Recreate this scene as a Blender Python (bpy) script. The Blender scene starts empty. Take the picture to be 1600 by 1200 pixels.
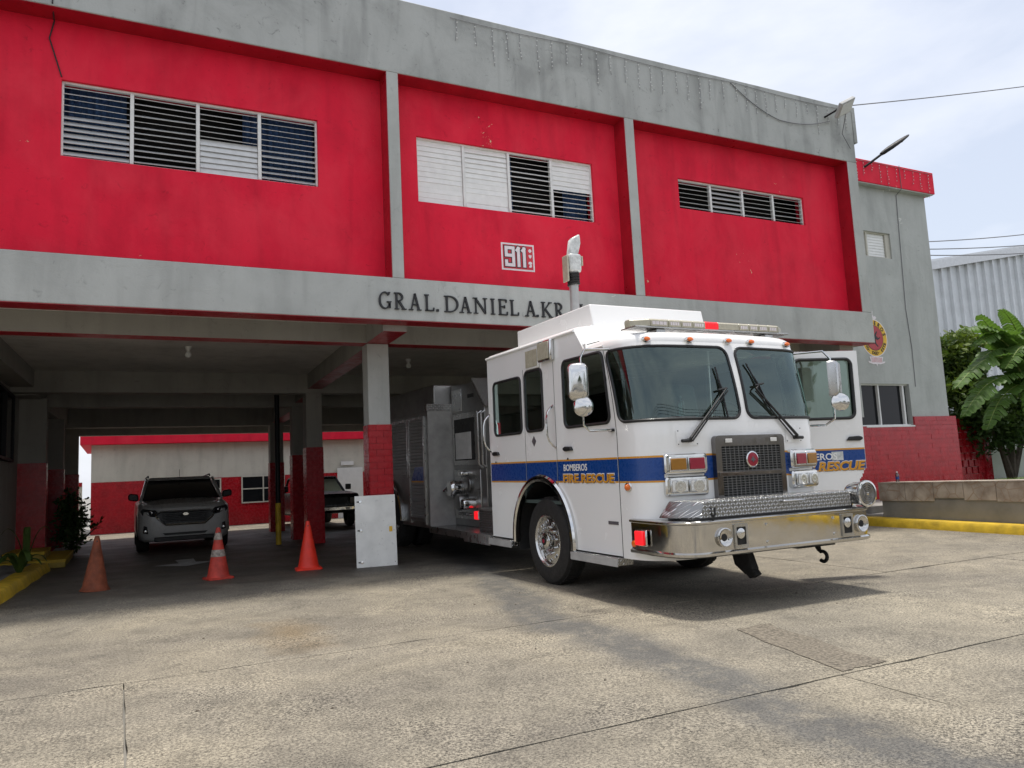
import bpy, bmesh, math, random
from math import sin, cos, pi, radians, sqrt, atan2
from mathutils import Vector, Matrix
random.seed(7)
SC = bpy.context.scene
COL = SC.collection

# ---------------------------------------------------------------- camera
cam_d = bpy.data.cameras.new("camera"); cam = bpy.data.objects.new("camera", cam_d); COL.objects.link(cam)
cam_d.sensor_width = 36.0; cam_d.lens = 1215.6 / 1600 * 36.0; cam_d.clip_start = 0.05; cam_d.clip_end = 3000
def camera_axes(yaw, pitch, roll):
    r = Vector((cos(yaw), sin(yaw), 0)); f = Vector((-sin(yaw), cos(yaw), 0)); u = Vector((0, 0, 1))
    f2 = f * cos(pitch) + u * sin(pitch); u2 = u * cos(pitch) - f * sin(pitch)
    return r * cos(roll) + u2 * sin(roll), u2 * cos(roll) - r * sin(roll), f2
cr, cu, cf = camera_axes(-0.468, 0.118, -0.0492)
cam.matrix_world = Matrix(((cr.x, cu.x, -cf.x, 0.0), (cr.y, cu.y, -cf.y, -10.668), (cr.z, cu.z, -cf.z, 1.30), (0, 0, 0, 1)))
SC.camera = cam

# ---------------------------------------------------------------- sun, sky, exposure
SUN_DIR = Vector((0.03, 0.08, 1.0)).normalized()          # towards the sun: almost overhead, a little behind the building
sun_d = bpy.data.lights.new("sun", 'SUN'); sun = bpy.data.objects.new("sun", sun_d); COL.objects.link(sun)
sun_d.energy = 2.5; sun_d.angle = radians(6); sun_d.color = (1.0, 0.95, 0.87)
sun.location = (0, 0, 40); sun.rotation_euler = SUN_DIR.to_track_quat('Z', 'Y').to_euler()
world = bpy.data.worlds.new("World"); SC.world = world; world.use_nodes = True
nt = world.node_tree; nt.nodes.clear()
def wn(t, **k):
    n = nt.nodes.new(t)
    for a, b in k.items(): setattr(n, a, b)
    return n
sky = wn('ShaderNodeTexSky', sky_type='NISHITA', sun_disc=False)
sky.sun_elevation = math.asin(SUN_DIR.z); sky.sun_rotation = atan2(SUN_DIR.x, SUN_DIR.y)
sky.air_density = 1.0; sky.dust_density = 3.0; sky.ozone_density = 1.0
tc = wn('ShaderNodeTexCoord'); mp = wn('ShaderNodeMapping'); mp.inputs['Scale'].default_value = (1.0, 1.0, 2.6)
nz = wn('ShaderNodeTexNoise'); nz.inputs['Scale'].default_value = 1.7; nz.inputs['Detail'].default_value = 7; nz.inputs['Roughness'].default_value = 0.55
nz.inputs['Distortion'].default_value = 0.3
rp = wn('ShaderNodeValToRGB'); rp.color_ramp.elements[0].position = 0.38; rp.color_ramp.elements[1].position = 0.62
rp.color_ramp.elements[0].color = (0.50, 0.50, 0.50, 1); rp.color_ramp.elements[1].color = (1.0, 1.0, 1.0, 1)
mx = wn('ShaderNodeMix', data_type='RGBA'); mx.inputs[7].default_value = (6.0, 6.2, 6.7, 1)   # thin bright high cloud
bg = wn('ShaderNodeBackground'); bg.inputs['Strength'].default_value = 0.105
wo = wn('ShaderNodeOutputWorld')
nt.links.new(tc.outputs['Generated'], mp.inputs['Vector']); nt.links.new(mp.outputs['Vector'], nz.inputs['Vector'])
nt.links.new(nz.outputs['Fac'], rp.inputs['Fac']); nt.links.new(rp.outputs['Color'], mx.inputs[0])
nt.links.new(sky.outputs['Color'], mx.inputs[6]); nt.links.new(mx.outputs[2], bg.inputs['Color'])
nt.links.new(bg.outputs['Background'], wo.inputs['Surface'])
vs = SC.view_settings; vs.view_transform = 'Standard'; vs.look = 'None'; vs.exposure = 0.70; vs.gamma = 1.0; vs.use_curve_mapping = False

# ---------------------------------------------------------------- materials
MATS = {}
def newmat(name):
    m = bpy.data.materials.new(name); m.use_nodes = True; MATS[name] = m
    t = m.node_tree; b = t.nodes['Principled BSDF']
    return m, t, b
def link(t, a, b): t.links.new(a, b)
def node(t, typ, **k):
    n = t.nodes.new(typ)
    for a, v in k.items():
        if a in ('data_type', 'operation', 'blend_type', 'feature', 'wave_type', 'bands_direction', 'offset'): setattr(n, a, v)
        else: n.inputs[a.replace('_', ' ')].default_value = v
    return n
def noise(t, vec, scale, detail=4, rough=0.55, dist=0.0):
    n = node(t, 'ShaderNodeTexNoise', Scale=scale, Detail=detail, Roughness=rough, Distortion=dist); link(t, vec, n.inputs['Vector']); return n.outputs['Fac']
def ramp(t, fac, stops):
    r = node(t, 'ShaderNodeValToRGB'); e = r.color_ramp.elements
    e[0].position, e[1].position = stops[0][0], stops[-1][0]
    for p, c in stops[1:-1]: e.new(p)
    for i, (p, c) in enumerate(stops):
        e[i].position = p; e[i].color = (c, c, c, 1) if isinstance(c, (int, float)) else (*c, 1)
    link(t, fac, r.inputs['Fac']); return r.outputs['Color']
def mix(t, fac, a, b, mode='MIX'):
    m = node(t, 'ShaderNodeMix', data_type='RGBA', blend_type=mode)
    for i, x in ((0, fac), (6, a), (7, b)):
        if hasattr(x, 'links'): link(t, x, m.inputs[i])
        elif isinstance(x, (int, float)): m.inputs[i].default_value = x if i == 0 else (x, x, x, 1)
        else: m.inputs[i].default_value = (*x, 1)
    return m.outputs[2]
def math_(t, op, a, b=0.0, c=None):
    m = node(t, 'ShaderNodeMath', operation=op)
    for i, x in enumerate((a, b) if c is None else (a, b, c)):
        if hasattr(x, 'links'): link(t, x, m.inputs[i])
        else: m.inputs[i].default_value = x
    return m.outputs[0]
def pos(t, scale=(1, 1, 1), obj=False):
    g = t.nodes.new('ShaderNodeTexCoord') if obj else t.nodes.new('ShaderNodeNewGeometry')
    mp = t.nodes.new('ShaderNodeMapping'); mp.inputs['Scale'].default_value = scale
    link(t, g.outputs['Object' if obj else 'Position'], mp.inputs['Vector']); return mp.outputs['Vector']
def bump(t, b, h, strength=0.3, dist=0.01, normal=None):
    n = node(t, 'ShaderNodeBump', Strength=strength, Distance=dist); link(t, h, n.inputs['Height'])
    if normal is not None: link(t, normal, n.inputs['Normal'])
    link(t, n.outputs['Normal'], b.inputs['Normal']); return n.outputs['Normal']
def simple(name, col, rough=0.5, metal=0.0, var=0.12, scale=6, bmp=0.0, bscale=60, coat=0.0, spec=0.5):
    m, t, b = newmat(name)
    b.inputs['Roughness'].default_value = rough; b.inputs['Metallic'].default_value = metal
    b.inputs['Coat Weight'].default_value = coat; b.inputs['Specular IOR Level'].default_value = spec
    p = pos(t)
    if var > 0:
        f = noise(t, p, scale, 5)
        k = ramp(t, f, [(0.3, 1 - var), (0.7, 1 + var * 0.5)])
        link(t, mix(t, 1.0, col, k, 'MULTIPLY'), b.inputs['Base Color'])
        link(t, ramp(t, noise(t, p, scale * 3, 3), [(0.3, max(0.02, rough - 0.08)), (0.7, min(1, rough + 0.1))]), b.inputs['Roughness'])
    else: b.inputs['Base Color'].default_value = (*col, 1)
    if bmp > 0: bump(t, b, noise(t, p, bscale, 3), bmp, 0.01)
    return m
def plaster(name, col, dirt=0.35, chips=None, bstr=0.35):
    """hand-painted render: patchy coats of paint, vertical run marks, small chips, uneven trowelled relief"""
    m, t, b = newmat(name); p = pos(t)
    big = ramp(t, noise(t, p, 0.9, 6, 0.62, 0.5), [(0.3, 1 - dirt * 0.55), (0.5, 0.97), (0.72, 1.06)])
    st = ramp(t, noise(t, pos(t, (2.2, 2.2, 0.30)), 1.5, 4, 0.5, 0.6), [(0.30, 1 - dirt * 0.45), (0.5, 1.0), (0.8, 1.06)])
    spots = ramp(t, noise(t, p, 7.0, 6, 0.7, 1.2), [(0.27, 1 - dirt), (0.4, 1.0), (1.0, 1.0)])
    c = mix(t, 1.0, col, big, 'MULTIPLY'); c = mix(t, 1.0, c, st, 'MULTIPLY'); c = mix(t, 1.0, c, spots, 'MULTIPLY')
    if col[1] < 0.1:
        c = mix(t, ramp(t, noise(t, pos(t, (1.2, 1.2, 0.8)), 1.3, 5, 0.6, 0.4), [(0.42, 0.0), (0.72, 0.55)]), c, (0.80, 0.045, 0.075))
    if chips:
        v = noise(t, pos(t, (1, 1, 1.3)), 9.0, 5, 0.65, 0.8); g = noise(t, p, 0.8, 2)
        fac = math_(t, 'GREATER_THAN', math_(t, 'MULTIPLY', v, g), 0.443)
        c = mix(t, fac, c, chips)
    link(t, c, b.inputs['Base Color'])
    b.inputs['Roughness'].default_value = 0.66; b.inputs['Specular IOR Level'].default_value = 0.18
    h = math_(t, 'ADD', noise(t, p, 3.2, 6, 0.6, 0.8), math_(t, 'MULTIPLY', noise(t, pos(t, (1, 1, 1.6)), 38.0, 3), 0.16))
    bump(t, b, h, bstr, 0.03); return m
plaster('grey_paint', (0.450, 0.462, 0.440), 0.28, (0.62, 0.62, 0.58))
plaster('grey_paint_old', (0.425, 0.438, 0.420), 0.52, (0.64, 0.64, 0.60))
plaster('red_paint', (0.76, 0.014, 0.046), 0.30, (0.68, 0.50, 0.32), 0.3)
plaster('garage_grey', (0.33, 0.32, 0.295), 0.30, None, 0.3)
plaster('ceiling_paint', (0.68, 0.66, 0.63), 0.3, None, 0.25)
plaster('beige_paint', (0.55, 0.53, 0.46), 0.30, None, 0.3)
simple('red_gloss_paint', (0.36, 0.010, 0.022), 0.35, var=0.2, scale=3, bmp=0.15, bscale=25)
simple('red_tile', (0.42, 0.011, 0.020), 0.26, var=0.22, scale=4, bmp=0.12, bscale=18)
simple('red_tile_grout', (0.34, 0.012, 0.022), 0.7, var=0.2)
simple('white_metal', (0.74, 0.74, 0.72), 0.42, var=0.10, scale=9)
simple('aluminium_slat', (0.60, 0.61, 0.61), 0.38, 0.15, var=0.10, scale=10)
simple('white_slat', (0.80, 0.80, 0.78), 0.40, var=0.08, scale=8)
simple('curtain_blue', (0.035, 0.085, 0.21), 0.85, var=0.3, scale=10)
simple('dark_room', (0.012, 0.012, 0.013), 0.9, var=0)
simple('black_letter', (0.016, 0.016, 0.018), 0.45, var=0.2)
simple('sign_white', (0.78, 0.72, 0.74), 0.5, var=0.08, scale=20)
simple('sign_red', (0.62, 0.03, 0.05), 0.5, var=0.15, scale=12)
simple('sign_black', (0.015, 0.012, 0.015), 0.5, var=0)
simple('emblem_yellow', (0.78, 0.47, 0.03), 0.5, var=0.1)
simple('emblem_red', (0.45, 0.05, 0.06), 0.5, var=0.12)
simple('yellow_paint', (0.60, 0.40, 0.025), 0.6, var=0.35, scale=5, bmp=0.3, bscale=30)
simple('kerb_side', (0.40, 0.29, 0.05), 0.7, var=0.4, scale=4, bmp=0.3, bscale=30)
simple('bare_concrete', (0.27, 0.26, 0.24), 0.8, var=0.25, scale=3, bmp=0.4, bscale=30)
simple('planter_concrete', (0.24, 0.235, 0.215), 0.75, var=0.22, scale=2.5, bmp=0.25, bscale=22)
simple('cable_black', (0.02, 0.02, 0.022), 0.6, var=0)
simple('cable_grey', (0.16, 0.16, 0.17), 0.6, var=0)
simple('bulb_white', (0.72, 0.73, 0.72), 0.3, var=0)
simple('lamp_black', (0.010, 0.010, 0.012), 0.5, var=0.1, spec=0.25)
simple('lamp_lens', (0.5, 0.52, 0.52), 0.2, var=0)
simple('gravel', (0.22, 0.21, 0.195), 0.9, var=0.4, scale=30, bmp=0.8, bscale=40)
simple('grass', (0.065, 0.10, 0.03), 0.85, var=0.4, scale=12, bmp=0.8, bscale=50)
simple('window_dark', (0.010, 0.011, 0.013), 0.10, var=0, spec=0.22)
simple('door_white', (0.7, 0.7, 0.68), 0.5, var=0.08)
simple('corrugated', (0.54, 0.57, 0.585), 0.42, 0.25, var=0.12, scale=1.2)
simple('roof_trim', (0.62, 0.64, 0.66), 0.5, 0.2, var=0.1)

def concrete():
    m, t, b = newmat('yard_concrete'); g = t.nodes.new('ShaderNodeNewGeometry'); p = g.outputs['Position']
    sx = node(t, 'ShaderNodeSeparateXYZ'); link(t, p, sx.inputs[0]); X, Y = sx.outputs['X'], sx.outputs['Y']
    large = ramp(t, noise(t, p, 0.55, 6, 0.6, 0.6), [(0.32, (0.138, 0.124, 0.100)), (0.48, (0.192, 0.172, 0.134)), (0.68, (0.252, 0.223, 0.167))])
    med = ramp(t, noise(t, p, 2.6, 6, 0.66, 0.4), [(0.32, 0.74), (0.5, 1.0), (0.68, 1.14)])
    worn = ramp(t, noise(t, p, 0.8, 5, 0.6), [(0.36, 0.0), (0.62, 1.0)])
    sp = node(t, 'ShaderNodeTexVoronoi', Scale=85.0); link(t, p, sp.inputs['Vector'])
    agg = mix(t, 0.92, 1.0, ramp(t, noise(t, p, 58.0, 3, 0.9), [(0.40, 0.10), (0.47, 0.75), (0.52, 1.15), (0.60, 2.0)]), 'MULTIPLY')
    agg = mix(t, worn, ramp(t, noise(t, p, 62.0, 3, 0.9), [(0.38, 0.25), (0.5, 1.0), (0.60, 1.6)]), agg)
    c = mix(t, 1.0, large, med, 'MULTIPLY'); c = mix(t, 1.0, c, agg, 'MULTIPLY')
    # broom-finish scratches towards the left corner
    wv = node(t, 'ShaderNodeTexWave', Scale=9.0, Distortion=5.0, Detail=3.0, Detail_Scale=2.0); wv.bands_direction = 'X'; link(t, p, wv.inputs['Vector'])
    msk = math_(t, 'MULTIPLY', math_(t, 'LESS_THAN', X, 0.05), math_(t, 'LESS_THAN', Y, -4.2))
    c = mix(t, math_(t, 'MULTIPLY', msk, 0.28), c, mix(t, 1.0, c, ramp(t, wv.outputs['Fac'], [(0.2, 0.72), (0.8, 1.15)]), 'MULTIPLY'))
    # rubbed-in tyre track that leaves the bay and swings towards the street
    wob = math_(t, 'MULTIPLY', math_(t, 'SUBTRACT', noise(t, p, 0.9, 4), 0.5), 0.75)
    path = math_(t, 'ADD', math_(t, 'MULTIPLY', math_(t, 'MAXIMUM', math_(t, 'ADD', Y, 4.0), 0.0), 0.27), 3.62)
    path = math_(t, 'SUBTRACT', path, math_(t, 'MULTIPLY', math_(t, 'MAXIMUM', math_(t, 'SUBTRACT', -5.0, Y), 0.0), 0.05))
    d = math_(t, 'ABSOLUTE', math_(t, 'SUBTRACT', math_(t, 'ADD', X, wob), path))
    tr = ramp(t, d, [(0.16, 0.95), (0.40, 0.0)])
    d2 = math_(t, 'ABSOLUTE', math_(t, 'SUBTRACT', math_(t, 'ADD', X, wob), math_(t, 'ADD', path, 2.35)))
    tr2 = ramp(t, d2, [(0.12, 0.22), (0.42, 0.0)])
    tr = math_(t, 'MULTIPLY', tr, ramp(t, noise(t, p, 5.0, 5, 0.75), [(0.34, 0.35), (0.52, 1.0)]))
    c = mix(t, tr, c, mix(t, 0.32, mix(t, 1.0, c, (0.50, 0.52, 0.56), 'MULTIPLY'), (0.100, 0.103, 0.107))); c = mix(t, tr2, c, mix(t, 1.0, c, (0.62, 0.63, 0.66), 'MULTIPLY'))
    # rust-coloured seep
    dx = math_(t, 'SUBTRACT', X, 1.45); dy = math_(t, 'SUBTRACT', Y, -3.1)
    rr = math_(t, 'SQRT', math_(t, 'ADD', math_(t, 'MULTIPLY', math_(t, 'MULTIPLY', dx, dx), 4.0), math_(t, 'MULTIPLY', math_(t, 'MULTIPLY', dy, dy), 0.8)))
    rr = math_(t, 'ADD', rr, math_(t, 'MULTIPLY', math_(t, 'SUBTRACT', noise(t, p, 2.0, 4), 0.5), 1.4))
    c = mix(t, ramp(t, rr, [(0.1, 0.55), (0.85, 0.0)]), c, mix(t, 1.0, c, (0.88, 0.66, 0.36), 'MULTIPLY'))
    # oily rubber grime on the garage floor, with roof shade painted into the colour
    oil_shade = ramp(t, math_(t, 'ADD', Y, math_(t, 'MULTIPLY', math_(t, 'SUBTRACT', noise(t, p, 1.1, 5), 0.5), 2.6)), [(0.0, 0.0), (0.42, 0.35), (1.0, 0.85)])
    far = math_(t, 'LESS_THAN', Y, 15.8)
    c = mix(t, math_(t, 'MULTIPLY', oil_shade, far), c, mix(t, 1.0, c, (0.34, 0.34, 0.35), 'MULTIPLY'))
    link(t, c, b.inputs['Base Color'])
    rg = ramp(t, math_(t, 'MULTIPLY', oil_shade, noise(t, p, 1.4, 4)), [(0.0, 0.86), (0.6, 0.48)]); link(t, rg, b.inputs['Roughness'])
    h = math_(t, 'ADD', noise(t, p, 70.0, 3, 0.75), math_(t, 'MULTIPLY', noise(t, p, 6.0, 4), 1.2))
    bump(t, b, h, 0.55, 0.006); return m
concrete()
simple('patch_concrete', (0.185, 0.160, 0.122), 0.85, var=0.75, scale=48, bmp=0.6, bscale=90)
simple('ground_far', (0.24, 0.23, 0.21), 0.9, var=0.3, scale=0.6)
simple('floor_paint', (0.42, 0.42, 0.41), 0.7, var=0.35, scale=8)

# ---------------------------------------------------------------- mesh helpers
class MB:
    def __init__(s): s.v = []; s.f = []
    def add(s, vs, fs):
        o = len(s.v); s.v += [tuple(v) for v in vs]; s.f += [tuple(i + o for i in f) for f in fs]; return s
    def box(s, x0, x1, y0, y1, z0, z1):
        return s.add([(x0, y0, z0), (x1, y0, z0), (x1, y1, z0), (x0, y1, z0), (x0, y0, z1), (x1, y0, z1), (x1, y1, z1), (x0, y1, z1)],
                     [(3, 2, 1, 0), (4, 5, 6, 7), (0, 1, 5, 4), (1, 2, 6, 5), (2, 3, 7, 6), (3, 0, 4, 7)])
    def poly(s, pts): return s.add(pts, [tuple(range(len(pts)))])
    def prism(s, poly, fn0, fn1):
        n = len(poly); a = [fn0(p) for p in poly]; b = [fn1(p) for p in poly]
        return s.add(a + b, [tuple(range(n))[::-1], tuple(range(n, 2 * n))] + [(i, (i + 1) % n, n + (i + 1) % n, n + i) for i in range(n)])
    def rings(s, R, close=True, cap0=True, cap1=True):
        n = len(R[0]); vs = [p for r in R for p in r]; fs = []
        for k in range(len(R) - 1):
            for i in range(n if close else n - 1):
                j = (i + 1) % n; fs.append((k * n + i, k * n + j, (k + 1) * n + j, (k + 1) * n + i))
        if cap0: fs.append(tuple(range(n))[::-1])
        if cap1: fs.append(tuple(range((len(R) - 1) * n, len(R) * n)))
        return s.add(vs, fs)
    def tube(s, pts, r, n=8, closed=False, cap=True, flat=1.0):
        P = [Vector(p) for p in pts]; R = []; m = len(P); up = None
        for i in range(m):
            if closed: d = P[(i + 1) % m] - P[i - 1]
            else: d = P[min(i + 1, m - 1)] - P[max(i - 1, 0)]
            if d.length < 1e-9: d = Vector((0, 0, 1))
            d.normalize()
            if up is None: up = Vector((0, 0, 1)) if abs(d.z) < 0.9 else Vector((1, 0, 0))
            a = d.cross(up)
            if a.length < 1e-6: a = d.orthogonal()
            a.normalize(); bb = a.cross(d).normalized(); up = bb
            rr = r[i] if isinstance(r, (list, tuple)) else r
            R.append([P[i] + a * cos(2 * pi * k / n) * rr + bb * sin(2 * pi * k / n) * rr * flat for k in range(n)])
        if closed: R.append(R[0]); return s.rings(R, True, False, False)
        return s.rings(R, True, cap, cap)
    def cyl(s, p0, p1, r0, r1=None, n=16, cap=True): return s.tube([p0, p1], [r0, r0 if r1 is None else r1], n, cap=cap)
    def lathe(s, prof, o, ax, n=24, cap=True):
        o = Vector(o); ax = Vector(ax).normalized(); a = ax.orthogonal().normalized(); b = ax.cross(a)
        return s.rings([[o + ax * h + (a * cos(2 * pi * k / n) + b * sin(2 * pi * k / n)) * r for k in range(n)] for r, h in prof], True, cap, cap)
    def xf(s, M, i0=0): s.v = s.v[:i0] + [tuple(M @ Vector(v)) for v in s.v[i0:]]; return s
    def build(s, name, mat, parent=None, smooth=False, bevel=0.0, seg=2, norm=True, kind=None, ang=38, loc=None):
        me = bpy.data.meshes.new(name); me.from_pydata(s.v, [], s.f)
        if norm:
            bm = bmesh.new(); bm.from_mesh(me); bmesh.ops.recalc_face_normals(bm, faces=bm.faces); bm.to_mesh(me); bm.free()
        me.materials.append(MATS[mat])
        if smooth or bevel:
            me.shade_smooth(); me.set_sharp_from_angle(angle=radians(ang))
        o = bpy.data.objects.new(name, me); COL.objects.link(o); o.parent = parent
        if loc: o.location = loc
        if bevel:
            md = o.modifiers.new('b', 'BEVEL'); md.width = bevel; md.segments = seg; md.limit_method = 'ANGLE'; md.angle_limit = radians(35)
        if kind: o['kind'] = kind
        return o
def thing(name, label, cat, loc=(0, 0, 0), rot=(0, 0, 0), group=None):
    o = bpy.data.objects.new(name, None); COL.objects.link(o); o.empty_display_size = 0.2
    o.location = loc; o.rotation_euler = rot; o['label'] = label; o['category'] = cat
    if group: o['group'] = group
    return o
def tag(o, label, cat, group=None):
    o['label'] = label; o['category'] = cat
    if group: o['group'] = group
    return o
def struct(o, label=None):
    o['kind'] = 'structure'
    if label: o['label'] = label
    return o
def share(o, parent, M, name=None):
    """another copy of a small piece, sharing its mesh"""
    c = o.copy(); COL.objects.link(c); c.parent = parent; c.matrix_basis = M; return c
def box_obj(name, mat, parent, x0, x1, y0, y1, z0, z1, bevel=0.0): return MB().box(x0, x1, y0, y1, z0, z1).build(name, mat, parent, bevel=bevel)
_unit = {}
def unit_box(mat):
    if mat not in _unit:
        me = bpy.data.meshes.new('piece'); m = MB().box(-.5, .5, -.5, .5, -.5, .5); me.from_pydata(m.v, [], m.f); me.materials.append(MATS[mat]); _unit[mat] = me
    return _unit[mat]
def piece(name, mat, parent, c, size, rot=None):
    o = bpy.data.objects.new(name, unit_box(mat)); COL.objects.link(o); o.parent = parent
    o.location = c; o.scale = size
    if rot: o.rotation_euler = rot
    return o
def text_mesh(txt, size, depth=0.004, bold=0.0, shear=0.0, space=1.0, width=None, height=None):
    cu = bpy.data.curves.new('t', 'FONT'); cu.body = txt; cu.size = size; cu.extrude = depth / 2; cu.offset = bold; cu.shear = shear; cu.space_character = space
    cu.resolution_u = 3; cu.align_x = 'LEFT'
    ob = bpy.data.objects.new('t', cu); COL.objects.link(ob); dg = bpy.context.evaluated_depsgraph_get(); dg.update()
    me = bpy.data.meshes.new_from_object(ob.evaluated_get(dg)); bpy.data.objects.remove(ob)
    xs = [v.co.x for v in me.vertices]; ys = [v.co.y for v in me.vertices]
    x0, x1, y0, y1 = min(xs), max(xs), min(ys), max(ys)
    kx = (width / (x1 - x0)) if width else 1; ky = (height / (y1 - y0)) if height else 1
    for v in me.vertices: v.co.x = (v.co.x - x0) * kx; v.co.y = (v.co.y - y0) * ky
    return me
def text_obj(name, mat, parent, me, M):
    me = me.copy(); me.materials.clear(); me.materials.append(MATS[mat]); o = bpy.data.objects.new(name, me); COL.objects.link(o); o.parent = parent; o.matrix_basis = M; return o
def basis(o, x, y, z): return Matrix(((x[0], y[0], z[0], o[0]), (x[1], y[1], z[1], o[1]), (x[2], y[2], z[2], o[2]), (0, 0, 0, 1)))

SL = 0.0176
def gz(y): return SL * max(-40.0, min(1.5, y))

# ---------------------------------------------------------------- ground
m = MB(); ys = [-400, -40, -20, -10, -5, 0, 1.5, 8, 60, 900]; xs = [-700, -60, -20, -5, 5, 20, 60, 900]
m.add([(x, y, gz(y) - 0.045) for y in ys for x in xs], [(j * 8 + i, j * 8 + i + 1, (j + 1) * 8 + i + 1, (j + 1) * 8 + i) for j in range(9) for i in range(7)])
ground = struct(m.build('ground', 'ground_far'), 'grey concrete yard in front of the fire station')
def wob(a, b, n):
    """slightly ragged joint edge from a to b"""
    out = []
    for i in range(n):
        t = i / n; j = 0.0 if i == 0 else random.gauss(0, 0.0025) - 0.0 * i
        out.append((a[0] + (b[0] - a[0]) * t + (j if abs(b[1] - a[1]) > abs(b[0] - a[0]) else 0), a[1] + (b[1] - a[1]) * t + (j if abs(b[0] - a[0]) > abs(b[1] - a[1]) else 0)))
    return out
def slab(x0, x1, y0, y1, dz=0.0, gap=0.0045):
    a, b, c, d = (x0 + gap, y0 + gap), (x1 - gap, y0 + gap), (x1 - gap, y1 - gap), (x0 + gap, y1 - gap)
    nx = max(4, int((x1 - x0) / 0.22)); ny = max(4, int((y1 - y0) / 0.22))
    P = wob(a, b, nx) + wob(b, c, ny) + wob(c, d, nx) + wob(d, a, ny)
    cx_, cy_ = (x0 + x1) / 2, (y0 + y1) / 2
    for i in range(len(P)):                             # spalled nicks along the joints
        if random.random() < 0.09:
            k_ = random.uniform(.006, .018); P[i] = (P[i][0] + (k_ if P[i][0] < cx_ else -k_) * (abs(P[i][0] - cx_) > (x1 - x0) * .49), P[i][1] + (k_ if P[i][1] < cy_ else -k_) * (abs(P[i][1] - cy_) > (y1 - y0) * .49))
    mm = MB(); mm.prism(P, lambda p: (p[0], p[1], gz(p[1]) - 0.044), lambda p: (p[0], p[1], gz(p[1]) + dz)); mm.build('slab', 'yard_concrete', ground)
rows = [(-16, -10.2, [-12, -5.2, -1.6, 2.2, 6.2, 10.4, 14]), (-10.2, -6.8, [-12, -4.6, 0.02, 4.3, 8.6, 13.0]), (-6.8, -4.05, [-12, -4.2, 0.03, 6.43, 10.3, 13.02]),
        (-4.05, 0.9, [-12, -4.4, 8.3, 13.04])]
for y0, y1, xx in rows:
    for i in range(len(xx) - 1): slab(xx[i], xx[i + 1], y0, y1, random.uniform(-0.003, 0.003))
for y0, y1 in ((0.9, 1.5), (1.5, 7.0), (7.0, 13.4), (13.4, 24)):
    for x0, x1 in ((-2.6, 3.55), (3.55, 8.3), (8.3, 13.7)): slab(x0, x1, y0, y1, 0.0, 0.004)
m = MB(); m.poly([(x, y, gz(y) + 0.005) for x, y in [(q[0] + random.gauss(0, .018), q[1] + random.gauss(0, .012)) for e0, e1 in (((4.70, -5.36), (4.37, -6.74)), ((4.37, -6.76), (4.77, -6.76)), ((4.78, -6.74), (5.09, -5.34)), ((5.09, -5.34), (4.70, -5.36))) for q in [(e0[0] + (e1[0] - e0[0]) * i_ / 9, e0[1] + (e1[1] - e0[1]) * i_ / 9) for i_ in range(9)]]]); m.build('repair_patch', 'patch_concrete', ground)
m = MB(); m.poly([(x, y, gz(y) + 0.004) for x, y in ((0.52, 4.80), (0.95, 4.95), (0.93, 5.75), (1.26, 5.80), (1.24, 4.98), (1.55, 4.85), (1.03, 4.25))])
m.build('painted_arrow', 'floor_paint', ground)

# ---------------------------------------------------------------- fire station
ZB, ZR0, ZR1, ZP, XR = 3.6375, 4.2716, 7.474, 8.69, 13.74
RD = 0.33                                            # depth of the recessed red panels
fs = thing('fire_station', 'red and grey two storey fire station with an open garage on the ground floor', 'building')
def part(name, mat, *b, parent=None, bevel=0.0): return box_obj(name, mat, parent or fs, *b, bevel=bevel)
XL = -8.2
part('parapet', 'grey_paint_old', XL, XR, 0.0, 0.34, ZR1, ZP, bevel=0.012)
part('parapet_end', 'grey_paint_old', XR + 0.002, XR + 0.09, -0.012, 8.0, 7.92, ZP + 0.01)
part('lintel_band', 'grey_paint', XL, XR, 0.0, 0.34, ZB + 0.004, ZR0, bevel=0.012)
bays = [(-7.9, -2.05), (-1.87, 3.5256), (3.7059, 7.864), (8.055, 13.465)]
for a, b in ((XL, -7.9), (-2.05, -1.87), (3.5256, 3.7059), (7.864, 8.055), (13.465, XR)):
    part('upright', 'grey_paint', a, b, 0.0, 0.34, ZR0 + 0.001, ZR1 - 0.001, bevel=0.01)
wins = {1: (-0.735, 2.55, 5.645, 6.675, 4), 2: (4.09, 7.345, 5.61, 6.68, 4), 3: (9.23, 12.45, 6.09, 6.675, 4)}
for i, (a, b) in enumerate(bays):
    w = wins.get(i); y0, y1 = RD, RD + 0.22; mm = MB()
    if w:
        mm.box(a, w[0], y0, y1, ZR0, ZR1); mm.box(w[1], b, y0, y1, ZR0, ZR1); mm.box(w[0], w[1], y0, y1, ZR0, w[2]); mm.box(w[0], w[1], y0, y1, w[3], ZR1)
    else: mm.box(a, b, y0, y1, ZR0, ZR1)
    mm.build('wall_panel', 'red_paint', fs)
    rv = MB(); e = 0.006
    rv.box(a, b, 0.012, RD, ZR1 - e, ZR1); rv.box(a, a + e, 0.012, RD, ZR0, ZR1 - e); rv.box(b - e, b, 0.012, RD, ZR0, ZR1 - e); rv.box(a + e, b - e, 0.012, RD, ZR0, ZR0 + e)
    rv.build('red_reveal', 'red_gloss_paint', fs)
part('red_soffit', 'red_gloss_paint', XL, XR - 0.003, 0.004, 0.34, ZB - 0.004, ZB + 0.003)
part('side_wall', 'grey_paint', XR - 0.22, XR - 0.004, 0.36, 8.0, ZB, 7.93)
part('rear_wall', 'grey_paint', XL, XR - 0.23, 7.8, 8.0, 4.01, 8.19)
part('roof_slab', 'bare_concrete', XL, XR - 0.23, 0.345, 7.79, 8.0, 8.2)
part('interior', 'dark_room', XL + 0.1, XR - 0.3, 0.9, 1.0, ZR0, ZR1 + 0.3)
part('upper_floor', 'ceiling_paint', XL, XR - 0.23, 0.345, 16.0, 3.84, 4.0)

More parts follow.
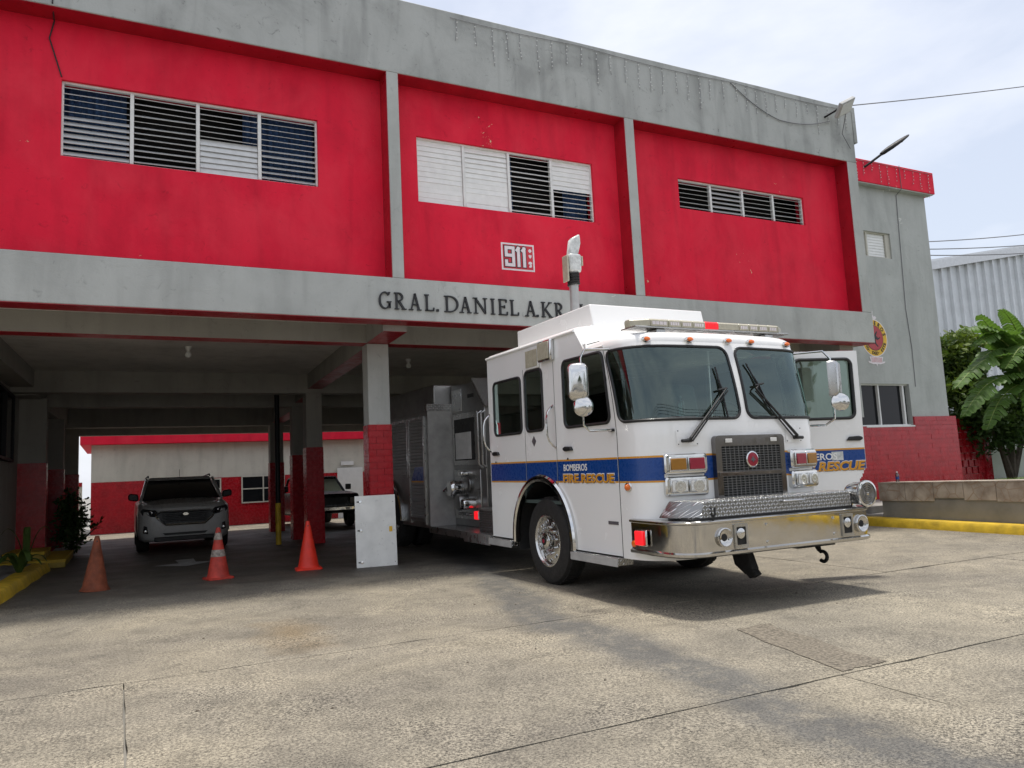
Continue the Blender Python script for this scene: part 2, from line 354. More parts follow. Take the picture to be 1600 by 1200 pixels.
def louvre_window(w, tilts, curtains, smat):
    x0, x1, z0, z1, n = w; y = RD + 0.06
    win = MB(); fw = 0.028
    win.box(x0, x1, y - 0.012, y + 0.05, z1 - fw, z1); win.box(x0, x1, y - 0.012, y + 0.05, z0, z0 + fw * 0.8)
    pw = (x1 - x0) / n
    for k in range(n + 1):
        c = x0 + k * pw; a, b = (c, c + fw) if k == 0 else ((c - fw, c) if k == n else (c - fw * 0.85, c + fw * 0.85))
        win.box(a, b, y - 0.014, y + 0.052, z0 + fw * 0.8, z1 - fw)
    wo_ = win.build('window', 'white_metal', fs, bevel=0.003, seg=1)
    ns = max(3, round((z1 - z0 - 2 * fw) / 0.082)); ph = (z1 - z0 - 2 * fw) / ns
    for k in range(n):
        a = x0 + k * pw + fw; b = x0 + (k + 1) * pw - fw
        for j in range(ns):
            tl = tilts[k](j / (ns - 1)) + random.gauss(0, 3.2); zc = z0 + fw + (j + 0.5) * ph
            piece('slat', smat(k, tl), wo_, ((a + b) / 2, y + 0.016, zc), (b - a, 0.006, ph * 1.16), (radians(tl), random.gauss(0, 0.005), 0))
    for ca, cb in curtains:
        cm = MB(); N = int((cb - ca) / 0.03); top = z1 + 0.05; bot = z0 - 0.05; vs_, fs_ = [], []
        for q in range(N + 1):
            xx = ca + (cb - ca) * q / N; yy = y + 0.16 + 0.025 * sin(q * 1.9) + 0.012 * sin(q * 0.7 + 1)
            vs_ += [(xx, yy, bot), (xx, yy, top)]
        fs_ = [(2 * q, 2 * q + 2, 2 * q + 3, 2 * q + 1) for q in range(N)]
        cm.add(vs_, fs_).build('curtain', 'curtain_blue', wo_, smooth=True)
    return wo_
op = lambda a: (lambda t: a)
louvre_window(wins[1], [lambda t: -61 if t > .55 else -44, op(-58), lambda t: -63 if t > .48 else -12, lambda t: -60 if t > .4 else -54], [(-0.72, 0.02), (1.52, 2.53)], lambda k, tl: 'aluminium_slat')
louvre_window(wins[2], [op(-6), op(-6), op(-62), lambda t: -7 if t > .5 else -62], [(5.72, 5.86), (6.84, 7.3)], lambda k, tl: 'white_slat')
louvre_window(wins[3], [op(-62), op(-50), op(-62), op(-64)], [], lambda k, tl: 'aluminium_slat')

# garage: beams, pillars, walls.  The garage axis leans a little to the right of the facade's normal
SK = 0.042
def skx(x, y): return x + SK * y
def skew_box(name, mat, x0, x1, y0, y1, z0, z1, parent=fs, bevel=0.0):
    mm = MB(); mm.add([(skx(x, y), y, z) for z in (z0, z1) for x, y in ((x0, y0), (x1, y0), (x1, y1), (x0, y1))], [(3, 2, 1, 0), (4, 5, 6, 7), (0, 1, 5, 4), (1, 2, 6, 5), (2, 3, 7, 6), (3, 0, 4, 7)])
    return mm.build(name, mat, parent, bevel=bevel)
CE = 3.838
def beam(x0, x1, y0, y1, zb, skew=False):
    f = skew_box if skew else (lambda n, mt, *b, parent=fs, bevel=0: box_obj(n, mt, parent, *b, bevel=bevel))
    o = f('beam', 'garage_grey', x0, x1, y0, y1, zb + 0.006, CE)
    e = 0.004
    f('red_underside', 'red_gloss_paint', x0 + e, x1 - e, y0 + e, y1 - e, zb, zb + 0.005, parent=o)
def gbeam(x0, x1, y0, y1, zb): box_obj('beam', 'garage_grey', fs, x0, x1, y0, y1, zb, CE)
PR = [1.38, 7.1, 8.95, 13.3]                          # depths of the pillar rows
P0 = 3.45                                             # pillar row's left edge at y = 0
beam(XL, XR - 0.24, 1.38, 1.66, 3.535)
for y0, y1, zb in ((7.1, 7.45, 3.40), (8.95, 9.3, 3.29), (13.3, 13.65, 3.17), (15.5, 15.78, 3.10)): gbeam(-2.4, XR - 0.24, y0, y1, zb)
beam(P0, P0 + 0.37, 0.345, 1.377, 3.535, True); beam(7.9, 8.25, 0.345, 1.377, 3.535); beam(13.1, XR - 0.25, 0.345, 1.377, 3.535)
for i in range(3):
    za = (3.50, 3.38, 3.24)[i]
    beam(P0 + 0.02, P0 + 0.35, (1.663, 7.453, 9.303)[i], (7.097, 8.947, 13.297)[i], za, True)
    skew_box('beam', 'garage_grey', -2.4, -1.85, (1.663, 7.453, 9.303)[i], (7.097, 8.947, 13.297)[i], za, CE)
def tiles(parent, faces, th=0.098, tw=0.24, g=0.006, single=True, mat='red_tile', dep=0.012):
    """running-bond glazed tiles; faces = (origin, direction, outward normal, length, z0, z1)"""
    big = MB()
    for o, d, nrm, L, z0, z1 in faces:
        n = int(round((z1 - z0) / th)); h = (z1 - z0) / n; o = Vector(o); d = Vector(d); nrm = Vector(nrm)
        for r in range(n):
            s = -tw / 2 if r % 2 else 0.0
            while s < L - 0.01:
                a, b = max(0, s), min(L, s + tw); s += tw
                if b - a < 0.02: continue
                dd = dep + random.uniform(-0.003, 0.003)
                c = o + d * ((a + b) / 2) + nrm * (dd / 2) + Vector((0, 0, z0 + (r + 0.5) * h))
                sz = (b - a - g, dd, h - g)
                if single: piece('tile', mat, parent, c, sz, (random.uniform(-.006, .006), 0, atan2(d.y, d.x) + random.uniform(-.006, .006)))
                else:
                    k = len(big.v); big.box(-sz[0] / 2, sz[0] / 2, -sz[1] / 2, sz[1] / 2, -sz[2] / 2, sz[2] / 2)
                    big.xf(Matrix.Translation(c) @ Matrix.Rotation(atan2(d.y, d.x), 4, 'Z'), k)
    if not single: big.build('tile_cladding', mat, parent, kind='stuff')
def pillar(x, y, w, dpt, zt, ztile, single, faces='flr'):
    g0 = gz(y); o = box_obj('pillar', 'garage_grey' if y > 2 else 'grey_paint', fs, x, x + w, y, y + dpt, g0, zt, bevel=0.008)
    box_obj('mortar', 'red_tile_grout', o, x - 0.004, x + w + 0.004, y - 0.004, y + dpt + 0.004, g0 + 0.002, ztile)
    F = []
    if 'f' in faces: F.append(((x - 0.014, y - 0.004, 0), (1, 0, 0), (0, -1, 0), w + 0.028, g0, ztile))
    if 'l' in faces: F.append(((x - 0.004, y + dpt, 0), (0, -1, 0), (-1, 0, 0), dpt, g0, ztile))
    if 'r' in faces: F.append(((x + w + 0.004, y, 0), (0, 1, 0), (1, 0, 0), dpt, g0, ztile))
    tiles(o, F, single=single)
pillar(skx(P0, 1.38) + 0.005, 1.38, 0.355, 0.30, 3.533, 2.225, True)
pillar(skx(P0 + 0.02, 7.1) - 0.04, 7.103, 0.36, 0.34, 3.398, 2.17, False)
pillar(skx(P0, 8.95) - 0.05, 8.953, 0.36, 0.34, 3.288, 2.08, False)
pillar(skx(P0, 13.3) - 0.05, 13.303, 0.38, 0.34, 3.168, 2.05, False)
for x in (7.9, 13.1): pillar(x, 1.38, 0.36, 0.30, 3.533, 2.225, False)
for y, zt in ((8.2, 3.4), (11.4, 3.25), (15.1, 3.1)): pillar(skx(-2.25, y), y, 0.5, 0.38, zt, 2.15 - 0.012 * y, False)
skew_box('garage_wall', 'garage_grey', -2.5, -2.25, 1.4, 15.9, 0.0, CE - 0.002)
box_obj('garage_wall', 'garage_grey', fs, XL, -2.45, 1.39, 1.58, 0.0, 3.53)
box_obj('garage_wall', 'garage_grey', fs, 7.2, XR - 0.3, 14.2, 14.4, 0.0, 3.83)  # unseen back wall added to darken the truck bay
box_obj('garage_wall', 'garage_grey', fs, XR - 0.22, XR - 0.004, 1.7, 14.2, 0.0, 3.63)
for y0, y1, z0, z1 in ((5.0, 7.35, 2.05, 3.35), (12.2, 14.2, 1.6, 2.9)):
    mm = MB(); e = 0.03
    mm.add([(skx(-2.25, y) + dx, y, z) for dx in (0.004, 0.035) for y, z in ((y0, z0), (y1, z0), (y1, z1), (y0, z1))], [(0, 1, 2, 3), (4, 5, 6, 7), (0, 1, 5, 4), (1, 2, 6, 5), (2, 3, 7, 6), (3, 0, 4, 7)])
    wn_ = mm.build('window', 'window_dark', fs)
    mm = MB()
    for y, z, y2, z2 in ((y0, z0, y1, z0 + .05), (y0, z1 - .05, y1, z1), (y0, z0 + .05, y0 + .05, z1 - .05), (y1 - .05, z0 + .05, y1, z1 - .05), ((y0 + y1) / 2 - .02, z0 + .05, (y0 + y1) / 2 + .02, z1 - .05)):
        mm.box(skx(-2.25, y0) + 0.03, skx(-2.25, y1) + 0.06, y, y2, z, z2)
    mm.build('window_frame', 'lamp_black', wn_)

# ---------------------------------------------------------------- wall lettering
LW = {'G': 'G', }
def letter(ch, x0, x1, z0, z1):
    mm = MB(); W = x1 - x0; H = z1 - z0; tk = 0.029; tn = 0.017; sf = 0.014; dp = 0.03
    def quad(pts): mm.prism([(x0 + a * W, z0 + b * H) for a, b in pts], lambda p: (p[0], 0.012, p[1]), lambda p: (p[0], -dp, p[1]))
    def stroke(a, b, t):
        a = Vector((x0 + a[0] * W, z0 + a[1] * H)); b = Vector((x0 + b[0] * W, z0 + b[1] * H)); d = (b - a).normalized(); n = Vector((-d.y, d.x)) * t / 2
        mm.prism([a + n, a - n, b - n, b + n], lambda p: (p[0], 0.012, p[1]), lambda p: (p[0], -dp, p[1]))
    def serif(cx, cz, w=0.068):
        c = x0 + cx * W; zz = z0 + cz * H
        mm.prism([(c - w / 2, zz - sf / 2), (c + w / 2, zz - sf / 2), (c + w / 2, zz + sf / 2), (c - w / 2, zz + sf / 2)], lambda p: (p[0], 0.012, p[1]), lambda p: (p[0], -dp - 0.001, p[1]))
    def arc(cx, cz, rx, rz, a0, a1, t0, t1, n=14):
        P = []
        for i in range(n + 1):
            t = radians(a0 + (a1 - a0) * i / n); th = t0 + (t1 - t0) * abs(cos(t)); c, s_ = cos(t), sin(t)
            P.append((x0 + cx * W + (rx * W + 0) * c, z0 + cz * H + rz * H * s_, x0 + cx * W + (rx * W - th) * c, z0 + cz * H + (rz * H - th) * s_))
        for p, q in zip(P, P[1:]): mm.prism([(p[0], p[1]), (q[0], q[1]), (q[2], q[3]), (p[2], p[3])], lambda p: (p[0], 0.012, p[1]), lambda p: (p[0], -dp, p[1]))
    k = tk / W / 2
    if ch == 'G':
        arc(.52, .5, .52, .52, 42, 335, tn, tk); stroke((.92, .06), (.92, .42), tk); serif(.88, .42); stroke((.86, .84), (.90, .99), tn); serif(.90, .97, .03)
    elif ch == 'R':
        stroke((k + .1, 0), (k + .1, 1), tk); serif(k + .12, .03); serif(k + .06, .97, .06); arc(.38, .74, .46, .27, -90, 90, tn, tk); stroke((.2, .97), (.42, .97), tn); stroke((.2, .50), (.42, .50), tn)
        stroke((.42, .5), (.88, .03), tk); serif(.90, .03, .07)
    elif ch == 'A':
        stroke((.16, .02), (.50, 1), tn); stroke((.50, 1), (.84, .02), tk); stroke((.28, .34), (.72, .34), tn); serif(.14, .03); serif(.86, .03)
    elif ch == 'L':
        stroke((k + .12, 0), (k + .12, 1), tk); serif(k + .12, .97); stroke((.05, .04), (.86, .04), tn); stroke((.84, .02), (.88, .22), tn)
    elif ch == '.':
        quad([(0, 0), (1, 0), (1, .14), (0, .14)])
    elif ch == 'D':
        stroke((k + .1, 0), (k + .1, 1), tk); serif(k + .06, .03); serif(k + .06, .97); arc(.40, .5, .60, .5, -90, 90, tn, tk); stroke((.12, .97), (.42, .97), tn); stroke((.12, .03), (.42, .03), tn)
    elif ch == 'N':
        stroke((.14, 0), (.14, 1), tn); stroke((.86, 0), (.86, 1), tn); stroke((.12, .97), (.86, .05), tk); serif(.14, .03, .07); serif(.10, .97, .07); serif(.86, .97, .07)
    elif ch == 'I':
        stroke((.5, 0), (.5, 1), tk); serif(.5, .03, .07); serif(.5, .97, .07)
    elif ch == 'E':
        stroke((k + .12, 0), (k + .12, 1), tk); stroke((.04, .03), (.95, .03), tn); stroke((.04, .97), (.88, .97), tn); stroke((.2, .53), (.68, .53), tn)
        stroke((.93, .02), (.97, .22), tn); stroke((.88, .80), (.88, .98), tn); stroke((.68, .44), (.68, .62), tn)
    elif ch == 'K':
        stroke((k + .12, 0), (k + .12, 1), tk); serif(k + .12, .03, .07); serif(k + .12, .97, .07); stroke((.24, .42), (.82, .98), tn); stroke((.38, .52), (.86, .03), tk); serif(.84, .97, .06); serif(.88, .03, .07)
    return mm
lett = thing('wall_lettering', 'raised black serif letters reading GRAL. DANIEL A. KR on the grey band', 'lettering')
for ch, a, b in [('G', 3.298, 3.475), ('R', 3.536, 3.695), ('A', 3.761, 3.936), ('L', 4.0, 4.164), ('.', 4.187, 4.221), ('D', 4.319, 4.542), ('A', 4.568, 4.744), ('N', 4.8, 5.019), ('I', 5.087, 5.147), ('E', 5.211, 5.372),
                 ('L', 5.417, 5.582), ('A', 5.685, 5.875), ('.', 5.885, 5.919), ('K', 5.972, 6.171), ('R', 6.224, 6.386), ('I', 6.68, 6.76)]:
    letter(ch, a, b, 3.795, 4.045).build('letter', 'black_letter', lett)

# ---------------------------------------------------------------- 911 sign
sg = thing('emergency_sign', 'square red and white painted 911 sign on the middle red panel', 'sign')
Y9 = RD; sx0, sx1, sz0, sz1 = 5.48, 6.085, 4.63, 5.085
def flat(poly, d0, d1, name, mat, parent): MB().prism(poly, lambda p: (p[0], Y9 - d0, p[1]), lambda p: (p[0], Y9 - d1, p[1])).build(name, mat, parent)
flat([(sx0, sz0), (sx1, sz0), (sx1, sz1), (sx0, sz1)], -0.002, 0.004, 'border', 'sign_white', sg)
flat([(sx0 + .028, sz0 + .028), (sx1 - .028, sz0 + .028), (sx1 - .028, sz1 - .028), (sx0 + .028, sz1 - .028)], 0.003, 0.007, 'field', 'sign_red', sg)
def strokes(segs, t, d0, d1, name, mat):
    mm = MB()
    for (a, b) in segs:
        a = Vector(a); b = Vector(b); d = (b - a).normalized(); n = Vector((-d.y, d.x)) * t / 2; a = a - d * t / 2; b = b + d * t / 2
        d1 += 0.00012
        mm.prism([a + n, a - n, b - n, b + n], lambda p: (p[0], Y9 - d0, p[1]), lambda p, d1=d1: (p[0], Y9 - d1, p[1]))
    mm.build(name, mat, sg)
def nine(x, z, w, h): return [((x, z + h * .20), (x, z)), ((x, z), (x + w, z)), ((x + w, z), (x + w, z + h)), ((x + w, z + h), (x, z + h)), ((x, z + h), (x, z + h * .56)), ((x, z + h * .56), (x + w, z + h * .56))]
def one(x, z, h): return [((x, z), (x, z + h)), ((x - 0.025, z + h - .03), (x, z + h))]
zz, hh = sz0 + 0.088, 0.285
for tk_, d0, d1, mt in ((0.082, 0.006, 0.010, 'sign_black'), (0.054, 0.009, 0.013, 'sign_white')):
    strokes(nine(sx0 + .085, zz, .13, hh), tk_, d0, d1, 'digit_nine', mt)
    for xx in (sx0 + .31, sx0 + .415): strokes(one(xx, zz, hh), tk_, d0, d1, 'digit_one', mt)
cx = sx0 + .525
strokes([((cx - .014, sz1 - .105), (cx + .014, sz1 - .105)), ((cx, sz1 - .12), (cx, sz1 - .09))], 0.03, 0.006, 0.0105, 'cross', 'sign_white')
flat([(cx - .03, 4.90), (cx - .015, 4.915), (cx, 4.905), (cx + .015, 4.915), (cx + .03, 4.90), (cx + .02, 4.87), (cx, 4.85), (cx - .02, 4.87)], 0.006, 0.0104, 'shield', 'sign_white', sg)
flat([(cx - .04, 4.755), (cx - .03, 4.79), (cx, 4.80), (cx + .035, 4.78), (cx + .03, 4.755), (cx + .01, 4.76), (cx + .028, 4.73), (cx + .015, 4.70), (cx - .02, 4.695), (cx - .025, 4.72), (cx, 4.745)], 0.006, 0.0104, 'helmet', 'sign_white', sg)

# ---------------------------------------------------------------- annex on the right
AY = 2.0
an = thing('annex_building', 'grey annex block with red tiled foot and red roof fascia right of the station', 'building')
def apart(name, mat, *b, bevel=0.0, parent=None): return box_obj(name, mat, parent or an, *b, bevel=bevel)
AX = 18.78
mm = MB(); y0, y1 = AY, AY + 0.25
mm.box(XR, 15.66, y0, y1, 2.28, 8.065); mm.box(17.375, AX, y0, y1, 2.06, 8.065); mm.box(15.66, 17.375, y0, y1, 3.08, 6.25)
mm.box(15.66, 16.0, y0, y1, 6.25, 8.065); mm.box(17.27, 17.375, y0, y1, 6.25, 8.065); mm.box(16.0, 17.27, y0, y1, 6.90, 8.065)
mm.build('wall', 'grey_paint', an)
apart('side_wall', 'grey_paint', AX - 0.25, AX - 0.002, AY + 0.252, 11.0, 0.0, 8.06)
apart('back_fill', 'dark_room', XR + .05, AX - 0.3, AY + 0.9, AY + 1.0, 0.3, 7.9)
apart('fascia', 'red_paint', XR + .1, 18.95, AY - 0.20, 11.2, 8.07, 8.65, bevel=0.012)
apart('soffit', 'grey_paint', XR + 0.12, 18.9, AY - 0.18, AY - 0.001, 8.045, 8.068)
base = apart('base', 'red_tile_grout', XR, 18.985, AY - 0.03, AY + 0.2, 0.0, 2.06)
apart('base_top', 'red_tile_grout', 17.38, 18.985, AY - 0.029, AY - 0.001, 2.061, 2.277, parent=base)
tiles(base, [((15.2, AY - 0.03, 0), (1, 0, 0), (0, -1, 0), 3.79, 0.36, 2.055)], th=0.112, tw=0.55, g=0.004, mat='red_tile', dep=0.010)
tiles(base, [((17.385, AY - 0.03, 0), (1, 0, 0), (0, -1, 0), 1.60, 2.06, 2.275)], th=0.112, tw=0.55, g=0.004, mat='red_tile', dep=0.010)
win = apart('window', 'window_dark', 15.66, 17.375, AY + 0.13, AY + 0.15, 2.07, 3.075)
mm = MB()
for a, b, c, d in ((15.66, 17.375, 2.06, 2.095), (15.66, 17.375, 3.05, 3.08), (16.30, 16.34, 2.095, 3.05), (17.18, 17.24, 2.095, 3.05)): mm.box(a, b, AY + 0.06, AY + 0.128, c, d)
mm.build('frame', 'white_metal', win)
mm = MB(); mm.box(15.66, 17.38, AY - 0.05, AY + 0.12, 2.03, 2.062); mm.build('sill', 'white_metal', win)
w2 = MB()
for a, b, c, d in ((16.0, 16.03, 6.25, 6.9), (16.42, 16.46, 6.28, 6.87), (17.12, 17.27, 6.28, 6.87), (16.03, 17.27, 6.25, 6.28), (16.03, 17.27, 6.87, 6.9)): w2.box(a, b, AY + 0.04, AY + 0.12, c, d)
w2 = w2.build('window', 'beige_paint', an)
for j in range(8):
    for a, b in ((16.04, 16.41), (16.47, 17.11)): piece('slat', 'white_slat', w2, ((a + b) / 2, AY + 0.085, 6.32 + j * 0.073), (b - a, 0.006, 0.085), (radians(-8), 0, 0))

# emblem painted on the annex wall
em = thing('fire_brigade_emblem', 'round red and yellow emblem painted on the grey annex wall', 'emblem')
ex, ez, er = 16.29, 4.20, 0.465
def disc(r, d0, d1, name, mat, n=48, sx=1.0): MB().prism([(ex + r * sx * cos(2 * pi * i / n), ez + r * sin(2 * pi * i / n)) for i in range(n)], lambda p: (p[0], AY - d0, p[1]), lambda p: (p[0], AY - d1, p[1])).build(name, mat, em)
disc(er, -0.002, 0.004, 'outline', 'sign_white'); disc(er - 0.022, 0.003, 0.006, 'ring', 'emblem_yellow'); disc(0.315, 0.005, 0.008, 'ring_line', 'sign_black'); disc(0.30, 0.007, 0.010, 'field', 'emblem_red')
def arc_text(txt, r, a0, a1, size, flip):
    n = len(txt)
    for i, ch in enumerate(txt):
        if ch == ' ': continue
        a = radians(a0 + (a1 - a0) * i / (n - 1)); me = text_mesh(ch, size, 0.004, 0.004)
        hw = max(v.co.x for v in me.vertices) / 2; hh_ = max(v.co.y for v in me.vertices) / 2
        for v in me.vertices: v.co.x -= hw; v.co.y -= hh_
        rad = Vector((cos(a), 0, sin(a))); tan = Vector((sin(a), 0, -cos(a)))
        if flip: rad_, tan_ = -rad, -tan
        else: rad_, tan_ = rad, tan
        c = Vector((ex, AY - 0.009, ez)) + rad * r
        text_obj('ring_letter', 'sign_black', em, me, basis(c, tan_, rad_, Vector((0, -1, 0))))
arc_text('BOMBEROS', 0.375, 165, 15, 0.13, False); arc_text('STO. DGO. ESTE', 0.375, 205, 338, 0.105, True)
def blob(pts, mat, name, d=0.013): MB().prism([(ex + a, ez + b) for a, b in pts], lambda p: (p[0], AY - 0.009, p[1]), lambda p: (p[0], AY - d, p[1])).build(name, mat, em)
blob([(-.10, .08), (-.02, .02), (.02, .10), (.09, .17), (.11, .15), (.06, .06), (.13, .0), (.20, .03), (.20, 0.0), (.11, -.05), (.03, -.03), (.05, -.14), (.12, -.20), (.09, -.22), (.0, -.14), (-.08, -.16), (-.12, -.05)], 'sign_black', 'figure')
blob([(-.03, .45), (-.09, .52), (-.06, .58), (-.09, .66), (-.02, .70), (.03, .65), (.01, .58), (.06, .52), (.10, .55), (.14, .50), (.10, .46)], 'sign_white', 'crest', 0.008)
blob([(-.24, -.46), (.24, -.46), (.20, -.58), (.30, -.57), (.28, -.61), (.12, -.65), (.03, -.64), (0, -.70), (-.03, -.64), (-.12, -.65), (-.28, -.61), (-.30, -.57), (-.20, -.58)], 'sign_white', 'scroll', 0.006)
for k in range(9): blob([(-.17 + k * .042, -.48), (-.155 + k * .042, -.48), (-.155 + k * .042, -.60), (-.17 + k * .042, -.60)], 'emblem_red', 'scroll_bar', 0.010)

# ---------------------------------------------------------------- building seen through the garage
RY = 19.6
rb = thing('rear_building', 'low beige building with red tiled foot and red roof edge seen through the garage', 'building')
def rpart(name, mat, *b, parent=None, bevel=0.0): return box_obj(name, mat, parent or rb, *b, bevel=bevel)
rpart('wall', 'beige_paint', -0.92, 14, RY, RY + 0.3, 1.78, 3.05)
rpart('roof_edge', 'red_paint', -1.25, 14.3, RY - 0.35, RY + 6, 3.055, 3.52, bevel=0.01)
rbase = rpart('base', 'red_tile_grout', -0.92, 14, RY - 0.0, RY + 0.3, 0.0, 1.775)
tiles(rbase, [((-0.92, RY, 0), (1, 0, 0), (0, -1, 0), 9.6, 0.03, 1.775)], th=0.12, tw=0.26, single=False, dep=0.015)
rpart('end_wall', 'beige_paint', -0.92, -0.7, RY + 0.31, RY + 6, 0.0, 3.05)
for a, b, z0, z1 in ((2.35, 3.25, 0.85, 1.75), (3.95, 5.5, 0.80, 1.80)):
    w = rpart('window', 'window_dark', a, b, RY - 0.035, RY - 0.02, z0, z1); mm = MB(); e = 0.045
    for p in ((a, b, z0, z0 + e), (a, b, z1 - e, z1), (a, a + e, z0 + e, z1 - e), (b - e, b, z0 + e, z1 - e), ((a + b) / 2 - e / 2, (a + b) / 2 + e / 2, z0 + e, z1 - e), (a + e, (a + b) / 2 - e / 2, z0 + .5, z0 + .54), ((a + b) / 2 + e / 2, b - e, z0 + .5, z0 + .54)): mm.box(p[0], p[1], RY - 0.06, RY - 0.036, p[2], p[3])
    mm.build('frame', 'beige_paint', w)
rpart('door', 'door_white', 7.5, 8.5, RY - 0.06, RY - 0.02, 0.03, 1.95); rpart('notice', 'white_metal', 7.65, 8.15, RY - 0.05, RY - 0.02, 2.05, 2.2)
mm = MB(); mm.box(-7, -1.3, RY + 3, RY + 3.2, 0.0, 1.7); gw = mm.build('boundary_wall', 'beige_paint'); tag(gw, 'low beige boundary wall with red coping behind the left end of the rear building', 'wall')
mm = MB(); mm.box(-7, -1.3, RY + 2.95, RY + 3.25, 1.702, 1.85); mm.build('coping', 'red_tile', gw)

# ---------------------------------------------------------------- warehouse far right
wh = thing('warehouse', 'tall warehouse clad in pale corrugated steel behind the banana plant', 'building')
WY = 18.0
def roofz(x): return 12.35 + (x - 42.4) * 0.185
for k in range(28):
    x0 = 40.0 + k * 0.84; mm = MB(); vs_ = []
    prof = [(0, 0), (.52, 0), (.58, -.14), (.74, -.14), (.80, 0), (.84, 0)]
    for px_, py_ in prof:
        x = x0 + px_; vs_ += [(x, WY + py_ - (k % 2) * 0.012, 0.2), (x, WY + py_ - (k % 2) * 0.012, roofz(x) - 0.1)]
    mm.add(vs_, [(2 * i, 2 * i + 2, 2 * i + 3, 2 * i + 1) for i in range(5)]); mm.build('cladding_sheet', 'corrugated', wh)
mm = MB(); mm.prism([(39.6, roofz(39.6) - .25), (63.6, roofz(63.6) - .25), (63.6, roofz(63.6) + .25), (39.6, roofz(39.6) + .25)], lambda p: (p[0], WY - 0.35, p[1]), lambda p: (p[0], WY - 0.13, p[1])); mm.build('roof_trim', 'roof_trim', wh)
mm = MB(); mm.prism([(39.6, roofz(39.6) + .25), (63.6, roofz(63.6) + .25), (63.6, roofz(63.6) + .35), (39.6, roofz(39.6) + .35)], lambda p: (p[0], WY - 0.3, p[1]), lambda p: (p[0], WY + 20, p[1])); mm.build('roof', 'roof_trim', wh)
box_obj('core', 'roof_trim', wh, 40.0, 63, WY + 0.05, WY + 19, 0.2, 11.8)

# ================================================================ fire engine
simple('truck_white', (0.86, 0.86, 0.845), 0.2, var=0.02, scale=1.2, coat=0.5)
simple('stripe_blue', (0.008, 0.055, 0.245), 0.28, var=0.08, scale=8)
simple('stripe_orange', (0.66, 0.30, 0.02), 0.4, var=0.08)
simple('decal_white', (0.80, 0.80, 0.78), 0.4, var=0)
simple('decal_shadow', (0.10, 0.09, 0.10), 0.5, var=0)
simple('rubber', (0.012, 0.012, 0.013), 0.5, var=0.15)
simple('tyre', (0.018, 0.0175, 0.017), 0.72, var=0.3, scale=9, bmp=0.25, bscale=50)
simple('chassis_black', (0.012, 0.012, 0.012), 0.7, var=0.3)
simple('chrome', (0.66, 0.66, 0.65), 0.08, 1.0, var=0.06, scale=5)
simple('polished_steel', (0.56, 0.55, 0.53), 0.05, 1.0, var=0.06, scale=2)
simple('shutter_alu', (0.36, 0.36, 0.36), 0.5, 0.6, var=0.05, scale=2)
simple('treadplate_dull', (0.36, 0.36, 0.35), 0.45, 0.5, var=0.15, scale=8)
simple('brushed_steel', (0.50, 0.50, 0.49), 0.30, 1.0, var=0.18, scale=3)
simple('satin_steel', (0.33, 0.33, 0.325), 0.40, 1.0, var=0.2, scale=3)
simple('grille_frame', (0.20, 0.19, 0.185), 0.08, 1.0, var=0.06, scale=2)
simple('grille_steel', (0.16, 0.16, 0.16), 0.4, 0.8, var=0.1)
simple('alloy', (0.66, 0.66, 0.65), 0.22, 1.0, var=0.12, scale=14)
simple('grey_box', (0.42, 0.42, 0.41), 0.6, var=0.2, scale=5)
simple('amber_lens', (0.33, 0.15, 0.02), 0.18, var=0.08, scale=40)
simple('orange_lens', (0.75, 0.16, 0.02), 0.15, var=0)
simple('red_lens', (0.30, 0.018, 0.04), 0.18, var=0.1, scale=40)
simple('clear_lens', (0.74, 0.73, 0.69), 0.12, var=0.25, scale=60, spec=0.7)
simple('lamp_reflector', (0.85, 0.85, 0.83), 0.16, 1.0, var=0.25, scale=70)
simple('yellowed_lens', (0.46, 0.43, 0.33), 0.2, var=0.15, scale=20)
simple('interior_dark', (0.060, 0.085, 0.080), 0.8, var=0.2)
simple('interior_teal', (0.02, 0.055, 0.052), 0.8, var=0.2)
simple('plastic_wrap', (0.62, 0.64, 0.63), 0.25, var=0.3, scale=18)
simple('mast_grey', (0.40, 0.40, 0.39), 0.4, 0.4, var=0.15)
m, t, b = newmat('lit_red'); b.inputs['Base Color'].default_value = (0.5, 0.01, 0.015, 1); b.inputs['Emission Color'].default_value = (1.0, 0.012, 0.02, 1); b.inputs['Emission Strength'].default_value = 0.55
def glass(name, tint, refl=1.0, rough=0.02):
    m, t, b = newmat(name); t.nodes.remove(b); out = t.nodes['Material Output']
    tr = node(t, 'ShaderNodeBsdfTransparent'); tr.inputs['Color'].default_value = (*tint, 1)
    gl = node(t, 'ShaderNodeBsdfGlossy'); gl.inputs['Roughness'].default_value = rough; gl.inputs['Color'].default_value = (refl * .80, refl, refl * .96, 1)
    fr = node(t, 'ShaderNodeFresnel', IOR=1.95); ms = node(t, 'ShaderNodeMixShader')
    link(t, fr.outputs[0], ms.inputs[0]); link(t, tr.outputs[0], ms.inputs[1]); link(t, gl.outputs[0], ms.inputs[2]); link(t, ms.outputs[0], out.inputs['Surface'])
glass('windscreen_glass', (0.46, 0.60, 0.56)); glass('side_glass', (0.22, 0.30, 0.28)); glass('door_glass', (0.42, 0.52, 0.46)); glass('bottle_plastic', (0.75, 0.8, 0.82), 1.0, 0.06)
